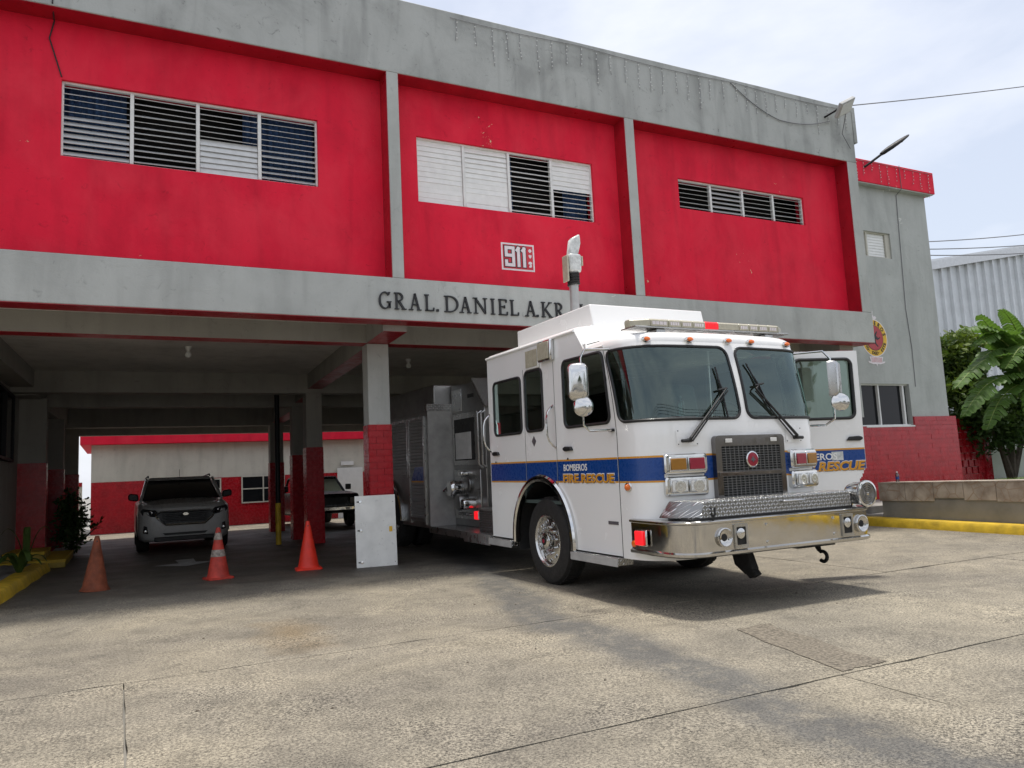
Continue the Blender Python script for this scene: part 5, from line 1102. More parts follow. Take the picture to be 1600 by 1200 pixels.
# ================================================================ cones
simple('cone_rust', (0.22, 0.055, 0.022), 0.75, var=0.5, scale=9, bmp=0.3, bscale=40)
simple('cone_orange', (0.50, 0.045, 0.028), 0.6, var=0.4, scale=9)
simple('cone_red', (0.78, 0.035, 0.015), 0.5, var=0.15, scale=7)
simple('cone_band', (0.33, 0.28, 0.24), 0.6, var=0.7, scale=25)
def cone(loc, mat, label, r0, bands, bs, rnd, tilt, h=0.735):
    c = thing('traffic_cone', label, 'cone', (loc[0], loc[1], gz(loc[1]) + 0.003), (radians(tilt[0]), radians(tilt[1]), radians(tilt[2])), 'traffic cones across the garage mouth')
    rr = lambda z: r0 + (0.028 - r0) * ((z - .03) / (h - .03))
    b = MB().lathe([(rr(.03) + .012, .028), (rr(.03), .045)] + [(rr(z) + random.uniform(-.0015, .0015), z) for z in [.08 + .055 * k for k in range(12)] if z < h - .03] + [(.030, h - .015), (.026, h), (.018, h), (.018, h - .06)], (0, 0, 0), (0, 0, 1), 32, cap=False).build('cone_body', mat, c, smooth=True)
    if rnd: MB().lathe([(.001, 0), (bs, 0), (bs + .004, .008), (bs - .01, .022), (r0, .034)], (0, 0, 0), (0, 0, 1), 20, cap=False).build('base', mat, c, smooth=True)
    else:
        P = rrect(-bs, bs, -bs, bs, .05, 3); MB().rings([[(x, y, z) for x, y in (grow(P, d))] for z, d in ((0, 0), (.018, 0), (.030, -.012))]).build('base', mat, c, smooth=True)
    for z0, z1, mt in bands: MB().lathe([(rr(z0) + .003, z0), (rr(z1) + .003, z1)], (0, 0, 0), (0, 0, 1), 32, cap=False).build('reflective_band', mt, c, smooth=True)
    MB().lathe([(.001, 0), (.010, 0), (.010, .003), (.001, .003)], (0, -rr(h - .07) - .001, h - .07), (0, -1, .1), 10).build('vent_hole', 'cable_black', c)
cone((-0.31, 1.69), 'cone_rust', 'faded rust-brown traffic cone with torn top at the left kerb', .165, [], .19, True, (1.2, 1.5, 5))
cone((1.28, 1.66), 'cone_orange', 'faded orange traffic cone with dirty grey reflective bands', .155, [(.32, .42, 'cone_band'), (.56, .66, 'cone_band')], .185, False, (0, 0, 12))
cone((2.605, 1.77), 'cone_red', 'bright red traffic cone without bands left of the leaning white panel', .160, [], .20, False, (0, 0, -8))

# ================================================================ white panel leaning on the pillar
simple('panel_white', (0.80, 0.80, 0.77), 0.34, 0.12, var=0.14, scale=4, bmp=0.08, bscale=5)
pn = thing('metal_panel', 'scuffed white metal access panel leaning against the tiled pillar', 'panel', (3.224, 1.255, gz(1.25) + .002), (radians(-4.2), 0, atan2(-0.10, 0.618)))
MB().box(0, .626, 0, .022, 0, 1.09).build('sheet', 'panel_white', pn, bevel=.004)
for z in (.08, .56, 1.00):
    k = MB().lathe([(.001, 0), (.024, 0), (.021, .008), (.001, .009)], (.085, 0, z), (0, -1, 0), 14).build('latch', 'chrome', pn, smooth=True); MB().box(.03, .075, -.008, 0, z - .009, z + .009).build('latch_tongue', 'rubber', k)
    MB().lathe([(.001, 0), (.006, 0), (.001, .004)], (.59, 0, z - .02), (0, -1, 0), 8).build('rivet', 'rubber', pn)
MB().box(.515, .565, -.002, .0, .52, .60).build('sticker', 'emblem_yellow', pn)

# ================================================================ left edge of the garage
def kx(y): return -1.39 + 0.044 * y
m = MB(); ys_ = [0.15 + .35 * i for i in range(17)]; R_ = []
for i, y in enumerate(ys_):
    x = kx(y) + .012 * sin(i * 1.7); g0 = gz(y); R_.append([(x + .02, y, g0 - .04), (x, y, g0 + .06), (x - .03, y, g0 + .135), (x - .06, y, g0 + .15), (x - .27, y, g0 + .152), (x - .27, y, g0 - .04)])
R_.insert(0, [(p[0] - .12, 0.02, p[2] if p[2] < .1 else p[2] * .85) for p in R_[0]])
kb = m.rings(R_).build('kerb', 'yellow_paint', smooth=True, ang=50); struct(kb, 'yellow painted kerb along the left garage wall')
m = MB(); m.add([(x, y, gz(y) + .11 + random.uniform(0, .03)) for y in [.1 + i * .12 for i in range(52)] for x in [kx(y) - .26 - .10 * k for k in range(7)]], [(j * 7 + i, j * 7 + i + 1, (j + 1) * 7 + i + 1, (j + 1) * 7 + i) for j in range(51) for i in range(6)])
gv = m.build('gravel', 'gravel'); gv['kind'] = 'stuff'; gv['label'] = 'grey gravel strip between the kerb and the garage wall'
sp = thing('entrance_steps', 'two yellow-edged steps at the side door in the garage', 'steps')
for z, x1, y0, y1 in ((.15, -0.92, 6.35, 9.1), (.30, -1.28, 6.6, 8.1)):
    MB().box(-1.95, x1, y0, y1, .026, .026 + z).build('step', 'kerb_side', sp, bevel=.015); MB().box(-1.95, x1 + .004, y0 - .004, y1 + .004, .026 + z - .055, .026 + z + .003).build('step_edge', 'yellow_paint', sp, bevel=.008)
m = MB(); m.box(-1.40, -0.95, 9.12, 15.5, .02, .12); struct(m.build('pavement', 'bare_concrete', bevel=.01), 'grey raised pavement along the far left garage wall')

pl = thing('drain_pipe', 'black vertical pipe with yellow foot beside the tiled pillars', 'pipe', (3.20, 7.75, .026))
MB().cyl((0, 0, 0), (0, 0, 3.80), .055, n=14).build('pipe', 'lamp_black', pl, smooth=True); MB().cyl((0, 0, .0), (0, 0, .93), .062, n=14).build('painted_foot', 'yellow_paint', pl, smooth=True)
for x, y, lab in ((1.03, 3.9, 'bare bulb lamp on the garage ceiling in front of the parked car'), (5.35, 4.67, 'bare bulb lamp on the garage ceiling above the fire engine body'), (1.5, 12.4, 'bare bulb lamp far back on the garage ceiling')):
    lmp = thing('ceiling_lamp', lab, 'lamp', (x, y, 3.838)); MB().lathe([(.001, 0), (.06, 0), (.05, -.03), (.035, -.07), (.001, -.07)], (0, 0, 0), (0, 0, 1), 16).build('socket', 'bulb_white', lmp, smooth=True)
    MB().lathe([(.02, -.07), (.03, -.09), (.052, -.13), (.05, -.165), (.03, -.19), (.001, -.197)], (0, 0, 0), (0, 0, 1), 16).build('bulb', 'bulb_white', lmp, smooth=True)
m = MB(); m.box(-1.5, -1.44, 8.9, 9.05, 2.0, 2.5); tag(m.build('meter_box', 'grey_box', bevel=.01), 'small grey electric box on the left garage wall', 'box')

# ================================================================ plants
def leafmat(name, c, tr=0.25):
    m, t, b = newmat(name); g = t.nodes.new('ShaderNodeNewGeometry'); oi = node(t, 'ShaderNodeObjectInfo')
    f = noise(t, g.outputs['Position'], 3.0, 4); ff = noise(t, g.outputs['Position'], 23.0, 2)
    k = ramp(t, f, [(0.3, 0.62), (0.7, 1.3)]); k2 = ramp(t, ff, [(0.3, (0.8, 0.85, 0.7)), (0.7, (1.25, 1.15, 1.0))])
    link(t, mix(t, 1.0, mix(t, 1.0, c, k, 'MULTIPLY'), k2, 'MULTIPLY'), b.inputs['Base Color']); b.inputs['Roughness'].default_value = 0.5; b.inputs['Specular IOR Level'].default_value = 0.3
    b.inputs['Transmission Weight'].default_value = 0.0; b.inputs['Subsurface Weight'].default_value = 0.0
    tl = node(t, 'ShaderNodeBsdfTranslucent'); tl.inputs['Color'].default_value = (c[0] * 1.6, c[1] * 1.6, c[2] * .8, 1); ms = node(t, 'ShaderNodeMixShader'); ms.inputs[0].default_value = tr
    out = t.nodes['Material Output']; link(t, b.outputs[0], ms.inputs[1]); link(t, tl.outputs[0], ms.inputs[2]); link(t, ms.outputs[0], out.inputs['Surface'])
leafmat('leaf_mid', (0.060, 0.105, 0.025)); leafmat('leaf_dark', (0.040, 0.078, 0.024)); leafmat('leaf_light', (0.11, 0.16, 0.035)); leafmat('banana_leaf', (0.085, 0.158, 0.042), .35)
leafmat('midrib', (0.24, 0.30, 0.10), .1); simple('bark', (0.10, 0.08, 0.06), 0.9, var=0.4, bmp=.5); simple('pseudostem', (0.13, 0.15, 0.06), 0.6, var=0.4)
def foliage(name, mat, parent, blobs, n, size, rs):
    rd = random.Random(rs); mm = MB()
    tot = sum(b[3] * b[4] * b[5] for b in blobs)
    for cx_, cy_, cz_, rx, ry, rz_ in blobs:
        k = max(6, int(n * rx * ry * rz_ / tot)); tw_ = max(1, k // 7)
        for _ in range(tw_):
            while True:
                p = Vector((rd.uniform(-1, 1), rd.uniform(-1, 1), rd.uniform(-1, 1)))
                if .35 < p.length < 1: break
            p *= rd.uniform(.75, 1.12); c0 = Vector((cx_ + p.x * rx, cy_ + p.y * ry, cz_ + p.z * rz_)); tdir = Vector((p.x + rd.gauss(0, .5), p.y + rd.gauss(0, .5), p.z * .6 + rd.uniform(-.2, .6))).normalized()
            for q in range(7):
                s_ = size * rd.uniform(.6, 1.3); c = c0 + tdir * (q - 3) * size * .42; d = (tdir * .5 + Vector((rd.gauss(0, 1), rd.gauss(0, 1), rd.gauss(-.15, .7))).normalized()).normalized()
                a = d.orthogonal().normalized(); a = (Matrix.Rotation(rd.uniform(0, 6.3), 3, d) @ a) * s_ * .24; nn = d.cross(a).normalized() * s_ * .05
                mm.add([c, c + d * s_ * .3 + a + nn, c + d * s_ * .7 + a * .75 + nn, c + d * s_, c + d * s_ * .7 - a * .75 + nn, c + d * s_ * .3 - a + nn], [(0, 1, 2), (0, 2, 3), (0, 3, 4), (0, 4, 5)])
    return mm.build(name, mat, parent, norm=False)
def stems(parent, base, tips, r0, name='stem'):
    for t_ in tips:
        a = Vector(base); b = Vector(t_); mid = a.lerp(b, .5) + Vector((random.uniform(-.1, .1), random.uniform(-.1, .1), .05)); MB().tube([a, a.lerp(mid, .5), mid, mid.lerp(b, .5), b], [r0, r0 * .85, r0 * .7, r0 * .5, r0 * .25], 7).build(name, 'bark', parent, smooth=True)
# shrub in the garage
sh = thing('garage_shrub', 'dark leafy shrub growing against the left garage wall', 'shrub', (-1.02, 9.9, .12))
stems(sh, (0, 0, 0), [(-.1, .1, 1.1), (.1, -.1, .9), (.55, -.3, .52)], .03)
foliage('foliage', 'leaf_dark', sh, [(-.02, 0, .95, .26, .3, .45), (0, 0, .4, .28, .32, .42), (.12, -.1, .7, .2, .25, .3), (.50, -.3, .52, .28, .1, .09)], 1500, .11, 3)
pp = thing('potted_plant', 'small broad-leaved plant growing from the gravel by the left kerb', 'plant', (-1.42, 4.0, gz(4) + .11))
def blade(root, mat, pts, w, fold=.25, splits=0, name='leaf', rib=None, seed=0):
    """a long leaf along a curved midrib: two folded halves, optional tears"""
    rd = random.Random(seed); P = [Vector(p) for p in pts]; N = 44 if rib else 22; C = []
    def at_(t):
        t *= len(P) - 1; i = min(int(t), len(P) - 2); u = t - i; p0 = P[max(0, i - 1)]; p1 = P[i]; p2 = P[i + 1]; p3 = P[min(len(P) - 1, i + 2)]
        return .5 * ((2 * p1) + (p2 - p0) * u + (2 * p0 - 5 * p1 + 4 * p2 - p3) * u * u + (3 * p1 - p0 - 3 * p2 + p3) * u ** 3)
    C = [at_(i / N) for i in range(N + 1)]; mm = MB(); dro = 0.0
    for sgn in (-1, 1):
        cuts = set(rd.sample(range(3, N - 2), splits)) if splits else set(); drop = 0.0
        for i in range(N):
            d = (C[i + 1] - C[i]).normalized(); sd = d.cross(Vector((0, 0, 1)))
            if sd.length < .05: sd = Vector((1, 0, 0))
            sd.normalize(); up = sd.cross(d)
            if i in cuts: drop = rd.uniform(-.25, .45)
            def wd(t): return w * (min(1, t * 5) ** .6) * (max(0, 1 - t) ** .42 if t > .5 else 1 * (.5 ** .42)) / (.5 ** .42)
            sh_ = .35 * wd((i + .5) / N) if True else 0
            v_ = []
            for t_, c in ((i / N, C[i]), ((i + 1) / N, C[i + 1])):
                ww = wd(t_); gap = (.03 if i in cuts and t_ == i / N else 0); pl_ = .022 * (1 if round(t_ * N) % 2 else -1) if rib else 0
                v_ += [c + d * gap, c + sd * sgn * ww * .55 + up * (fold * ww * .55 + pl_) + d * (ww * .15 + gap), c + sd * sgn * ww * (1 + (rd.uniform(-.07, .04) if rib else 0)) + up * (fold * ww * .55 - ww * (.22 + drop) + pl_) + d * (ww * .38 + gap * 2)]
            mm.add(v_, [(0, 1, 4, 3), (1, 2, 5, 4)])
    lf = mm.build(name, mat, root, norm=False, smooth=True, ang=180)
    if rib: MB().tube(C, [max(.004, rib * (1 - .85 * i / N)) for i in range(N + 1)], 5).build('midrib', 'midrib', lf, smooth=True)
    return lf
for k in range(7):
    a = k * 0.95 + .3; L = random.uniform(.28, .48); blade(pp, 'leaf_mid', [(0, 0, 0), (cos(a) * L * .4, sin(a) * L * .4, L * .75), (cos(a) * L * .85, sin(a) * L * .85, L * .8), (cos(a) * L * 1.1, sin(a) * L * 1.1, L * .5)], .055, seed=k)
for k in range(4):
    a = k * 1.6; blade(pp, 'leaf_mid', [(.05, .4, .1), (.05 + cos(a) * .12, .4 + sin(a) * .12, .55), (.05 + cos(a) * .25, .4 + sin(a) * .2, .72), (.05 + cos(a) * .36, .4 + sin(a) * .3, .62)], .05, seed=k + 20)

# right-hand side: kerb, planter, plants
m = MB(); R_ = []
path = [(13.04, -14 + .5 * i) for i in range(28)] + [(13.05, -.15), (13.10, .12), (13.25, .30), (13.5, .36), (14.5, .38), (18.9, .38)]
for i, (x, y) in enumerate(path):
    a, b = path[max(0, i - 1)], path[min(len(path) - 1, i + 1)]; dx, dy = b[0] - a[0], b[1] - a[1]; L = math.hypot(dx, dy); nx, ny = dy / L, -dx / L; g0 = gz(y)
    j = .01 * sin(i * 2.3); R_.append([(x + nx * o, y + ny * o, g0 + z) for o, z in ((-.01 + j, -.04), (.0 + j, .10), (.035 + j, .15), (.33, .155), (.33, -.04))])
kb = m.rings(R_).build('kerb', 'yellow_paint', smooth=True, ang=50); struct(kb, 'yellow painted kerb in front of the stone-capped planter')
pvt = MB(); pvt.box(13.37, 19.2, -.05, 1.97, .0, .20); pvt.box(13.55, 19.2, .35, 1.965, .201, .345); struct(pvt.build('pavement', 'bare_concrete', bevel=.012), 'grey concrete step in front of the annex')
pw = thing('planter_wall', 'low grey planter wall capped with beige stone-pattern tiles', 'wall')
MB().box(13.375, 13.78, -14, -.06, -.2, .50).build('wall', 'planter_concrete', pw, bevel=.01)
mt, t, b = newmat('stone_tile'); p = pos(t); vn = node(t, 'ShaderNodeTexVoronoi', Scale=4.2); vn.feature = 'DISTANCE_TO_EDGE'; link(t, noise(t, p, 2, 2), vn.inputs['W']) if 'W' in vn.inputs and vn.inputs['W'].enabled else None; link(t, p, vn.inputs['Vector'])
vc = node(t, 'ShaderNodeTexVoronoi', Scale=4.2); link(t, p, vc.inputs['Vector']); cc = ramp(t, noise(t, p, 5, 5), [(.3, (.30, .24, .185)), (.5, (.43, .365, .295)), (.7, (.54, .475, .39))])
link(t, mix(t, ramp(t, vn.outputs['Distance'], [(.0, 1.0), (.03, 0.0)]), mix(t, .5, cc, ramp(t, vc.outputs['Distance'], [(0, 1.1), (.8, .6)]), 'MULTIPLY'), (.30, .20, .13)), b.inputs['Base Color']); b.inputs['Roughness'].default_value = .45; MATS['stone_tile'] = mt
y = -.03; k = 0
while y > -13.9:
    z0 = .50 if k % 4 in (0, 1) else (.56 if k % 4 == 2 else .52); L = .58
    MB().box(13.345, 13.373, y - L + .005, y - .005, z0 - .03, .80).build('tile', 'stone_tile', pw); MB().box(13.335, 13.81, y - L + .005, y - .005, .803, .825).build('cap_tile', 'stone_tile', pw); y -= L; k += 1
MB().box(13.374, 13.79, -14, -.055, .502, .80).build('wall_core', 'planter_concrete', pw)
MB().box(13.79, 13.84, -14, -.06, -.2, .80).build('wall_back', 'planter_concrete', pw)
m = MB(); m.add([(x, y, .70 + .03 * sin(x * 3 + y * 2)) for y in (-14, -8, -4, -.1) for x in (13.85, 15, 17, 19, 22)], [(j * 5 + i, j * 5 + i + 1, (j + 1) * 5 + i + 1, (j + 1) * 5 + i) for j in range(3) for i in range(4)])
lw = m.build('lawn', 'grass'); struct(lw, 'short green grass behind the planter wall')
MB().box(13.85, 22.0, -.1, -.04, -.1, .69).build('edge', 'planter_concrete', lw)
m = MB(); rd = random.Random(5)
for _ in range(9000):
    x, y = rd.uniform(13.9, 21.9), rd.uniform(-7, -.15); h = rd.uniform(.03, .09); a = rd.uniform(0, 6.3); m.add([(x, y, .69), (x + .012 * cos(a), y + .012 * sin(a), .69), (x + rd.gauss(0, .02), y + rd.gauss(0, .02), .69 + h)], [(0, 1, 2)])
gb = m.build('grass', 'leaf_light', norm=False); gb['kind'] = 'stuff'; gb['label'] = 'blades of short grass behind the planter wall'
bt = thing('water_bottle', 'small clear plastic water bottle standing on the end of the planter cap', 'bottle', (13.58, -.30, .826))
MB().lathe([(.001, 0), (.03, 0), (.033, .01), (.033, .12), (.028, .145), (.013, .17), (.013, .185), (.001, .185)], (0, 0, 0), (0, 0, 1), 14).build('bottle_body', 'bottle_plastic', bt, smooth=True); MB().lathe([(.0338, .05), (.0338, .10)], (0, 0, 0), (0, 0, 1), 14, cap=False).build('bottle_label', 'stripe_blue', bt, smooth=True)
MB().lathe([(.016, .178), (.016, .20), (.001, .2005)], (0, 0, 0), (0, 0, 1), 12).build('cap', 'decal_white', bt)
# red pierced-block wall and pale boundary wall behind the annex
bw = thing('pierced_wall', 'dark red pierced block wall between the annex and the trees', 'wall')
for r_ in range(11):
    for q in range(6):
        x = 22.9 + q * .30 + (.15 if r_ % 2 else 0); solid = r_ < 3 or q == 5
        if solid: piece('block', 'red_tile', bw, (x, 5.1, .12 + r_ * .22), (.29, .2, .21))
        else: piece('block', 'red_tile', bw, (x - .03, 5.1, .12 + r_ * .22), (.22, .2, .21))
box_obj('end_post', 'red_tile', bw, 24.72, 25.05, 4.95, 5.25, 0.0, 2.5)
m = MB(); m.box(25.1, 60, 6.2, 6.4, 0, 1.9); tag(m.build('garden_wall', 'grey_paint'), 'pale grey garden wall behind the dark tree', 'wall')
m = MB(); m.box(19.1, 60, .45, 6.1, -.05, .40); struct(m.build('terrain', 'grass'), 'grassy strip beyond the annex')
# broad-leaved tree beside the annex, dark tree, banana plant
tr = thing('slender_tree', 'slender light green leafy tree rising beside the annex wall', 'tree', (24.25, 5.3, .38))
stems(tr, (0, 0, 0), [(-.3, -.1, 3.4), (.25, .2, 4.2), (.5, -.3, 3.0)], .07, 'trunk')
foliage('crown', 'leaf_mid', tr, [(-.2, 0, 3.9, .75, .7, .7), (.5, .1, 4.35, .6, .6, .45), (-.5, 0, 3.0, .6, .6, .6), (.35, 0, 3.1, .7, .7, .7), (.1, -.2, 2.2, .8, .7, .55), (.9, 0, 3.7, .4, .4, .35)], 6500, .20, 11)
foliage('crown_tips', 'leaf_light', tr, [(-.2, -.2, 4.3, .7, .6, .45), (.5, -.2, 4.6, .6, .5, .25), (-.3, -.5, 3.2, .7, .3, .6), (.2, -.5, 2.4, .7, .3, .5)], 1900, .19, 12)
dt = thing('dark_tree', 'dense dark green tree with forked trunk under the banana leaves', 'tree', (25.4, 4.6, .38))
stems(dt, (0, 0, 0), [(-.9, 0, 1.9), (.4, .1, 2.2), (-.2, -.2, 2.3), (1.2, 0, 1.9)], .13, 'trunk')
foliage('crown', 'leaf_dark', dt, [(-.9, -.2, 1.6, .9, .8, .7), (.2, 0, 1.9, 1.0, .8, .75), (1.4, 0, 1.7, .9, .8, .8), (-.6, -.4, 2.2, .7, .6, .5), (2.6, 0, 1.9, .9, .8, 1.1), (-1.4, 0, 2.4, .6, .6, .7)], 6000, .17, 21)
foliage('crown_tips', 'leaf_mid', dt, [(-.8, -.6, 2.0, .8, .5, .5), (.3, -.6, 2.2, .9, .5, .5), (1.4, -.6, 2.1, .8, .5, .6), (-1.9, -.3, 2.6, .5, .4, .5)], 1500, .16, 22)
bn = thing('banana_plant', 'banana plant with long arching torn leaves in front of the warehouse', 'plant', (25.0, 3.7, .38))
MB().tube([(0, 0, 0), (.05, 0, 1.2), (.0, 0, 2.3), (-.05, 0, 2.9)], [.17, .15, .11, .06], 10).build('pseudostem', 'pseudostem', bn, smooth=True)
MB().tube([(.9, .3, 0), (.95, .3, 1.6), (.85, .3, 2.5)], [.15, .13, .06], 10).build('pseudostem', 'pseudostem', bn, smooth=True)
o_ = Vector((25.0, 3.7, .38))
LV = [[(25, 3.7, 3.0), (24.4, 3.5, 4.3), (23.0, 3.4, 4.95), (21.8, 3.3, 4.9)], [(25, 3.7, 3.2), (24.6, 3.6, 4.4), (23.4, 3.4, 4.9), (22.6, 3.3, 5.35)], [(25.1, 3.7, 3.2), (25.2, 3.7, 4.6), (24.7, 3.6, 5.3), (24.1, 3.5, 5.65)],
      [(25.6, 3.7, 3.3), (24.9, 3.5, 4.5), (23.6, 3.4, 4.85), (22.15, 3.3, 4.40)], [(25.2, 3.6, 3.0), (24.2, 3.4, 4.0), (22.6, 3.3, 4.0), (20.95, 3.2, 3.15)], [(25.2, 3.6, 2.9), (24.0, 3.3, 3.55), (22.4, 3.2, 3.25), (21.0, 3.1, 2.35)],
      [(25.2, 3.5, 2.8), (24.6, 3.0, 3.6), (23.9, 2.7, 3.3), (23.2, 2.6, 2.3)], [(25.9, 3.9, 2.8), (26.0, 3.8, 4.2), (25.5, 3.6, 5.0), (24.4, 3.5, 4.9)], [(25.8, 3.9, 2.8), (26.5, 3.5, 4.0), (27.4, 3.3, 4.3), (28.4, 3.1, 3.7)],
      [(25.6, 3.8, 2.9), (24.8, 3.6, 4.0), (23.5, 3.5, 4.35), (22.3, 3.5, 3.8)], [(25.8, 3.9, 2.8), (25.6, 3.2, 3.7), (24.9, 2.8, 3.7), (24.0, 2.6, 3.0)], [(25.9, 3.9, 2.8), (26.1, 4.1, 4.4), (26.7, 4.2, 5.2), (27.5, 4.3, 5.3)],
      [(25.2, 3.6, 2.8), (24.3, 3.3, 3.3), (23.0, 3.2, 2.85), (22.0, 3.1, 1.95)], [(25.7, 3.8, 2.9), (25.0, 3.3, 4.2), (24.0, 3.0, 4.4), (22.9, 2.9, 3.7)]]
for k, P in enumerate(LV): blade(bn, 'banana_leaf', [Vector(p) - o_ for p in P], .42 if k not in (1, 2) else .30, fold=.3 if k in (1, 2) else .16, splits=13 if k not in (1, 2) else 3, rib=.032, seed=40 + k)

# ================================================================ lamps, cables, fairy lights
fl = thing('flood_light', 'grey flat flood light on the parapet corner', 'lamp', (13.12, -.02, 8.36))
FM = Matrix.Rotation(radians(-28), 4, 'Y') @ Matrix.Rotation(radians(48), 4, 'X')
MB().box(-.24, .24, -.05, .03, -.16, .16).xf(Matrix.Translation((0, -.32, .08)) @ FM).build('lamp_head', 'grey_box', fl, bevel=.015); MB().box(-.205, .205, -.058, -.051, -.125, .125).xf(Matrix.Translation((0, -.32, .08)) @ FM).build('lens', 'lamp_lens', fl)
MB().tube([(-.2, .03, -.02), (-.15, -.2, .02), (-.12, -.28, .06)], .02, 6).build('bracket', 'lamp_black', fl); MB().tube([(.1, -.26, -.02), (.18, -.06, -.35), (.42, -.03, -.62)], .008, 5).build('lead', 'cable_grey', fl)
sl = thing('street_lamp', 'black street lamp head on an arm above the red annex fascia', 'lamp', (16.33, AY - .2, 8.45))
MB().tube([(0, 0, 0), (.08, -.1, .07), (.32, -.33, .28)], .03, 8).build('arm', 'lamp_black', sl, smooth=True)
hd = MB(); R_ = []
for t_, w_, h_ in ((0, .04, .04), (.09, .07, .055), (.29, .115, .06), (.58, .13, .05), (.76, .10, .035), (.85, .04, .02)):
    c = Vector((.27, -.30, .25)) + Vector((.64, -.30, .45)).normalized() * t_; up = Vector((-.53, 0, .845)); sd = Vector((0, 1, 0)); R_.append([c + sd * w_ * cos(a) + up * h_ * sin(a) for a in [2 * pi * i / 12 for i in range(12)]])
hd = hd.rings(R_).build('lamp_head', 'lamp_black', sl, smooth=True)
for t_ in (.32, .47, .62):
    c = Vector((.27, -.30, .25)) + Vector((.64, -.30, .45)).normalized() * t_ + Vector((.53, 0, -.845)) * .046; MB().lathe([(.001, 0), (.042, 0), (.038, .01), (.001, .012)], c, (.53, 0, -.845), 12).build('led_lens', 'lamp_lens', hd)
def cable(name, label, pts, r, sag=0.0, mat='cable_grey', n=16):
    P = []
    for a, b in zip(pts, pts[1:]):
        a, b = Vector(a), Vector(b)
        for i in range(n): t_ = i / n; q = a.lerp(b, t_); q.z -= sag * 4 * t_ * (1 - t_); P.append(q)
    P.append(Vector(pts[-1])); return tag(MB().tube(P, r, 5).build(name, mat, smooth=True), label, 'cable')
cable('overhead_cable', 'thin cable running from the flood light to the upper right', [(13.35, -.33, 8.52), (30.0, -.3, 13.1)], .012, .12)
for k, (z0, z1) in enumerate(((10.35, 14.3), (10.05, 13.3), (9.8, 12.6))):
    cable('overhead_cable', ('topmost', 'middle', 'lowest')[k] + ' of three overhead cables above the warehouse roof', [(29.5, 10, z0 - .15), (56, 10, z1 + 1.0)], .022, .5)
cable('wall_cable', 'thin black cable hanging over the left red panel to the louvred window', [(-.80, -.012, 8.70), (-.83, -.012, 7.5), (-.83, RD - .012, 7.44), (-.88, RD - .012, 7.2), (-.735, RD - .012, 6.70)], .009, 0, 'cable_black', 4)
cable('wall_cable', 'thin cable hanging down the grey annex wall beside the emblem', [(17.62, AY - .215, 8.66), (17.62, AY - .215, 8.05), (17.66, AY - .015, 7.95), (17.55, AY - .015, 5.0), (17.62, AY - .015, 4.0), (17.60, AY - .015, 3.02)], .008, 0, 'cable_grey', 4)
def fairy(label, x0, x1, y, ztop, zs, seed):
    rd = random.Random(seed); o = thing('fairy_lights', label, 'lights'); x = x0; top = []
    n = int((x1 - x0) / .07)
    for i in range(n + 1): t_ = i / n; top.append((x0 + (x1 - x0) * t_, y, ztop(x0 + (x1 - x0) * t_)))
    MB().tube(top, .006, 4).build('wire', 'cable_grey', o)
    x = x0 + .1
    while x < x1:
        L = rd.choice((.25, .38, .52, .66, .45)); z = ztop(x); mm = MB(); mm.tube([(x, y, z), (x + rd.uniform(-.02, .02), y, z - L * .5), (x + rd.uniform(-.03, .03), y, z - L)], .0035, 4); mm.build('drop_wire', 'cable_grey', o)
        mm = MB(); k = 0.06
        while k < L: mm.lathe([(.001, -.012), (.009, -.005), (.009, .007), (.001, .012)], (x + rd.uniform(-.02, .02), y - .008, z - k), (rd.uniform(-.4, .4), 0, 1), 6); k += rd.uniform(.06, .11)
        mm.build('bulbs', 'bulb_white', o); x += rd.uniform(.24, .34)
fairy('string of white icicle fairy lights along the grey parapet', 4.6, 13.6, -.018, lambda x: 8.62 - .05 * abs(sin(x * .9)), None, 3)
fairy('string of white icicle fairy lights along the red annex fascia', 15.0, 18.9, AY - .218, lambda x: 8.61 - .02 * abs(sin(x * 1.3)), None, 4)
cable('loose_cable', 'loose grey cable drooping across the right end of the parapet', [(10.4, -.02, 8.6), (11.6, -.022, 8.05), (13.0, -.05, 8.25)], .009, .08)

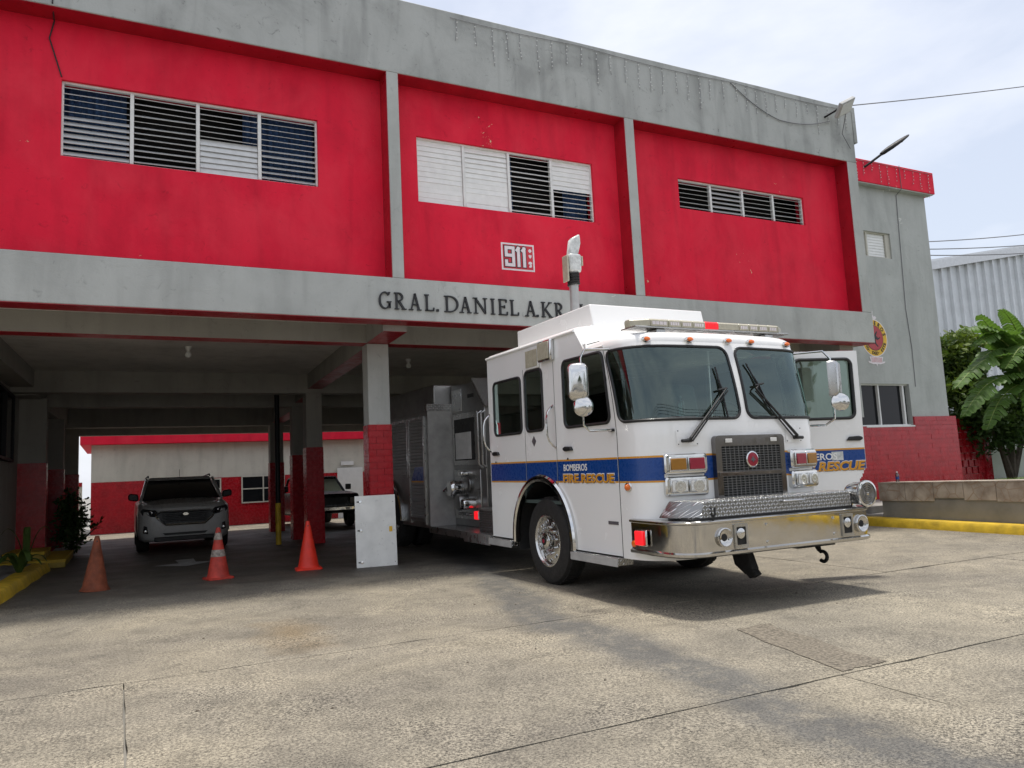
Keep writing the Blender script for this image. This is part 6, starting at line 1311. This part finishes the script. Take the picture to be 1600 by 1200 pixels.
# ================================================================ across the street (unseen wall and trees added to darken chrome and glass reflections)
simple('asphalt', (0.05, 0.05, 0.052), 0.85, var=0.3, scale=2, bmp=.3)
m = MB(); m.add([(x, y, gz(y) - .005) for y in (-28, -17) for x in (-120, 120)], [(0, 1, 3, 2)]); struct(m.build('road', 'asphalt'), 'asphalt street in front of the yard')
m = MB(); m.box(-70, 80, -31.3, -31, -.7, 2.0); tag(m.build('reflection_wall', 'beige_paint'), 'unseen beige wall added across the street to darken reflections in the chrome bumper', 'wall')
tr0 = None  # unseen tree row added as a dark band for the bumper and windscreen
for k, (x, y, sc) in enumerate(((-16, -35, 1.1), (-4, -34, .9), (9, -36, 1.2), (20, -34, .85), (31, -36, 1.15), (44, -35, 1.0))):
    t_ = thing('reflection_tree', 'unseen broad tree added across the street to darken chrome and windscreen reflections', 'tree', (x, y, -.6), (0, 0, k * 1.3), 'unseen trees added for reflections')
    if tr0 is None:
        MB().tube([(0, 0, 0), (.1, 0, 1.6), (0, .1, 3.2), (.2, 0, 4.6)], [.28, .22, .18, .08], 9).build('trunk', 'bark', t_, smooth=True)
        foliage('crown', 'leaf_dark', t_, [(0, 0, 4.6, 2.6, 2.4, 1.7), (2.2, .5, 4.0, 1.8, 1.7, 1.2), (-2.1, -.3, 4.2, 1.9, 1.8, 1.3), (.3, .2, 6.2, 1.8, 1.7, 1.1)], 5200, .46, 77); tr0 = t_
    else:
        for ch_ in list(tr0.children): q = ch_.copy(); COL.objects.link(q); q.parent = t_
    t_.scale = (sc, sc, sc)
for k in range(4):
    o = cable('overhead_cable', 'overhead street cable mirrored in the fire engine windscreen', [(-45, -19 - k * .3, 6.2 + k * .45), (0, -19 - k * .3, 6.0 + k * .45), (45, -19 - k * .3, 6.4 + k * .45)], .03, .7, 'cable_black'); o['group'] = 'street cables mirrored in the windscreen'

# ================================================================ grit and dead leaves on the yard
m = MB(); rd = random.Random(9)
for _ in range(60):
    x, y = rd.uniform(-1.0, 8.5), rd.uniform(-8.6, 0.6); s_ = rd.uniform(.005, .013); a = rd.uniform(0, 6.3); z = gz(y) + .004
    m.add([(x + s_ * cos(a + q * 1.26) * rd.uniform(.6, 1.4), y + s_ * sin(a + q * 1.26) * rd.uniform(.5, 1.2), z) for q in range(5)] + [(x, y, z + s_ * .7)], [(0, 1, 5), (1, 2, 5), (2, 3, 5), (3, 4, 5), (4, 0, 5)])
g_ = m.build('grit', 'bark', norm=False); g_['kind'] = 'stuff'; g_['label'] = 'dark grit and crumbs of dead leaf scattered over the yard'
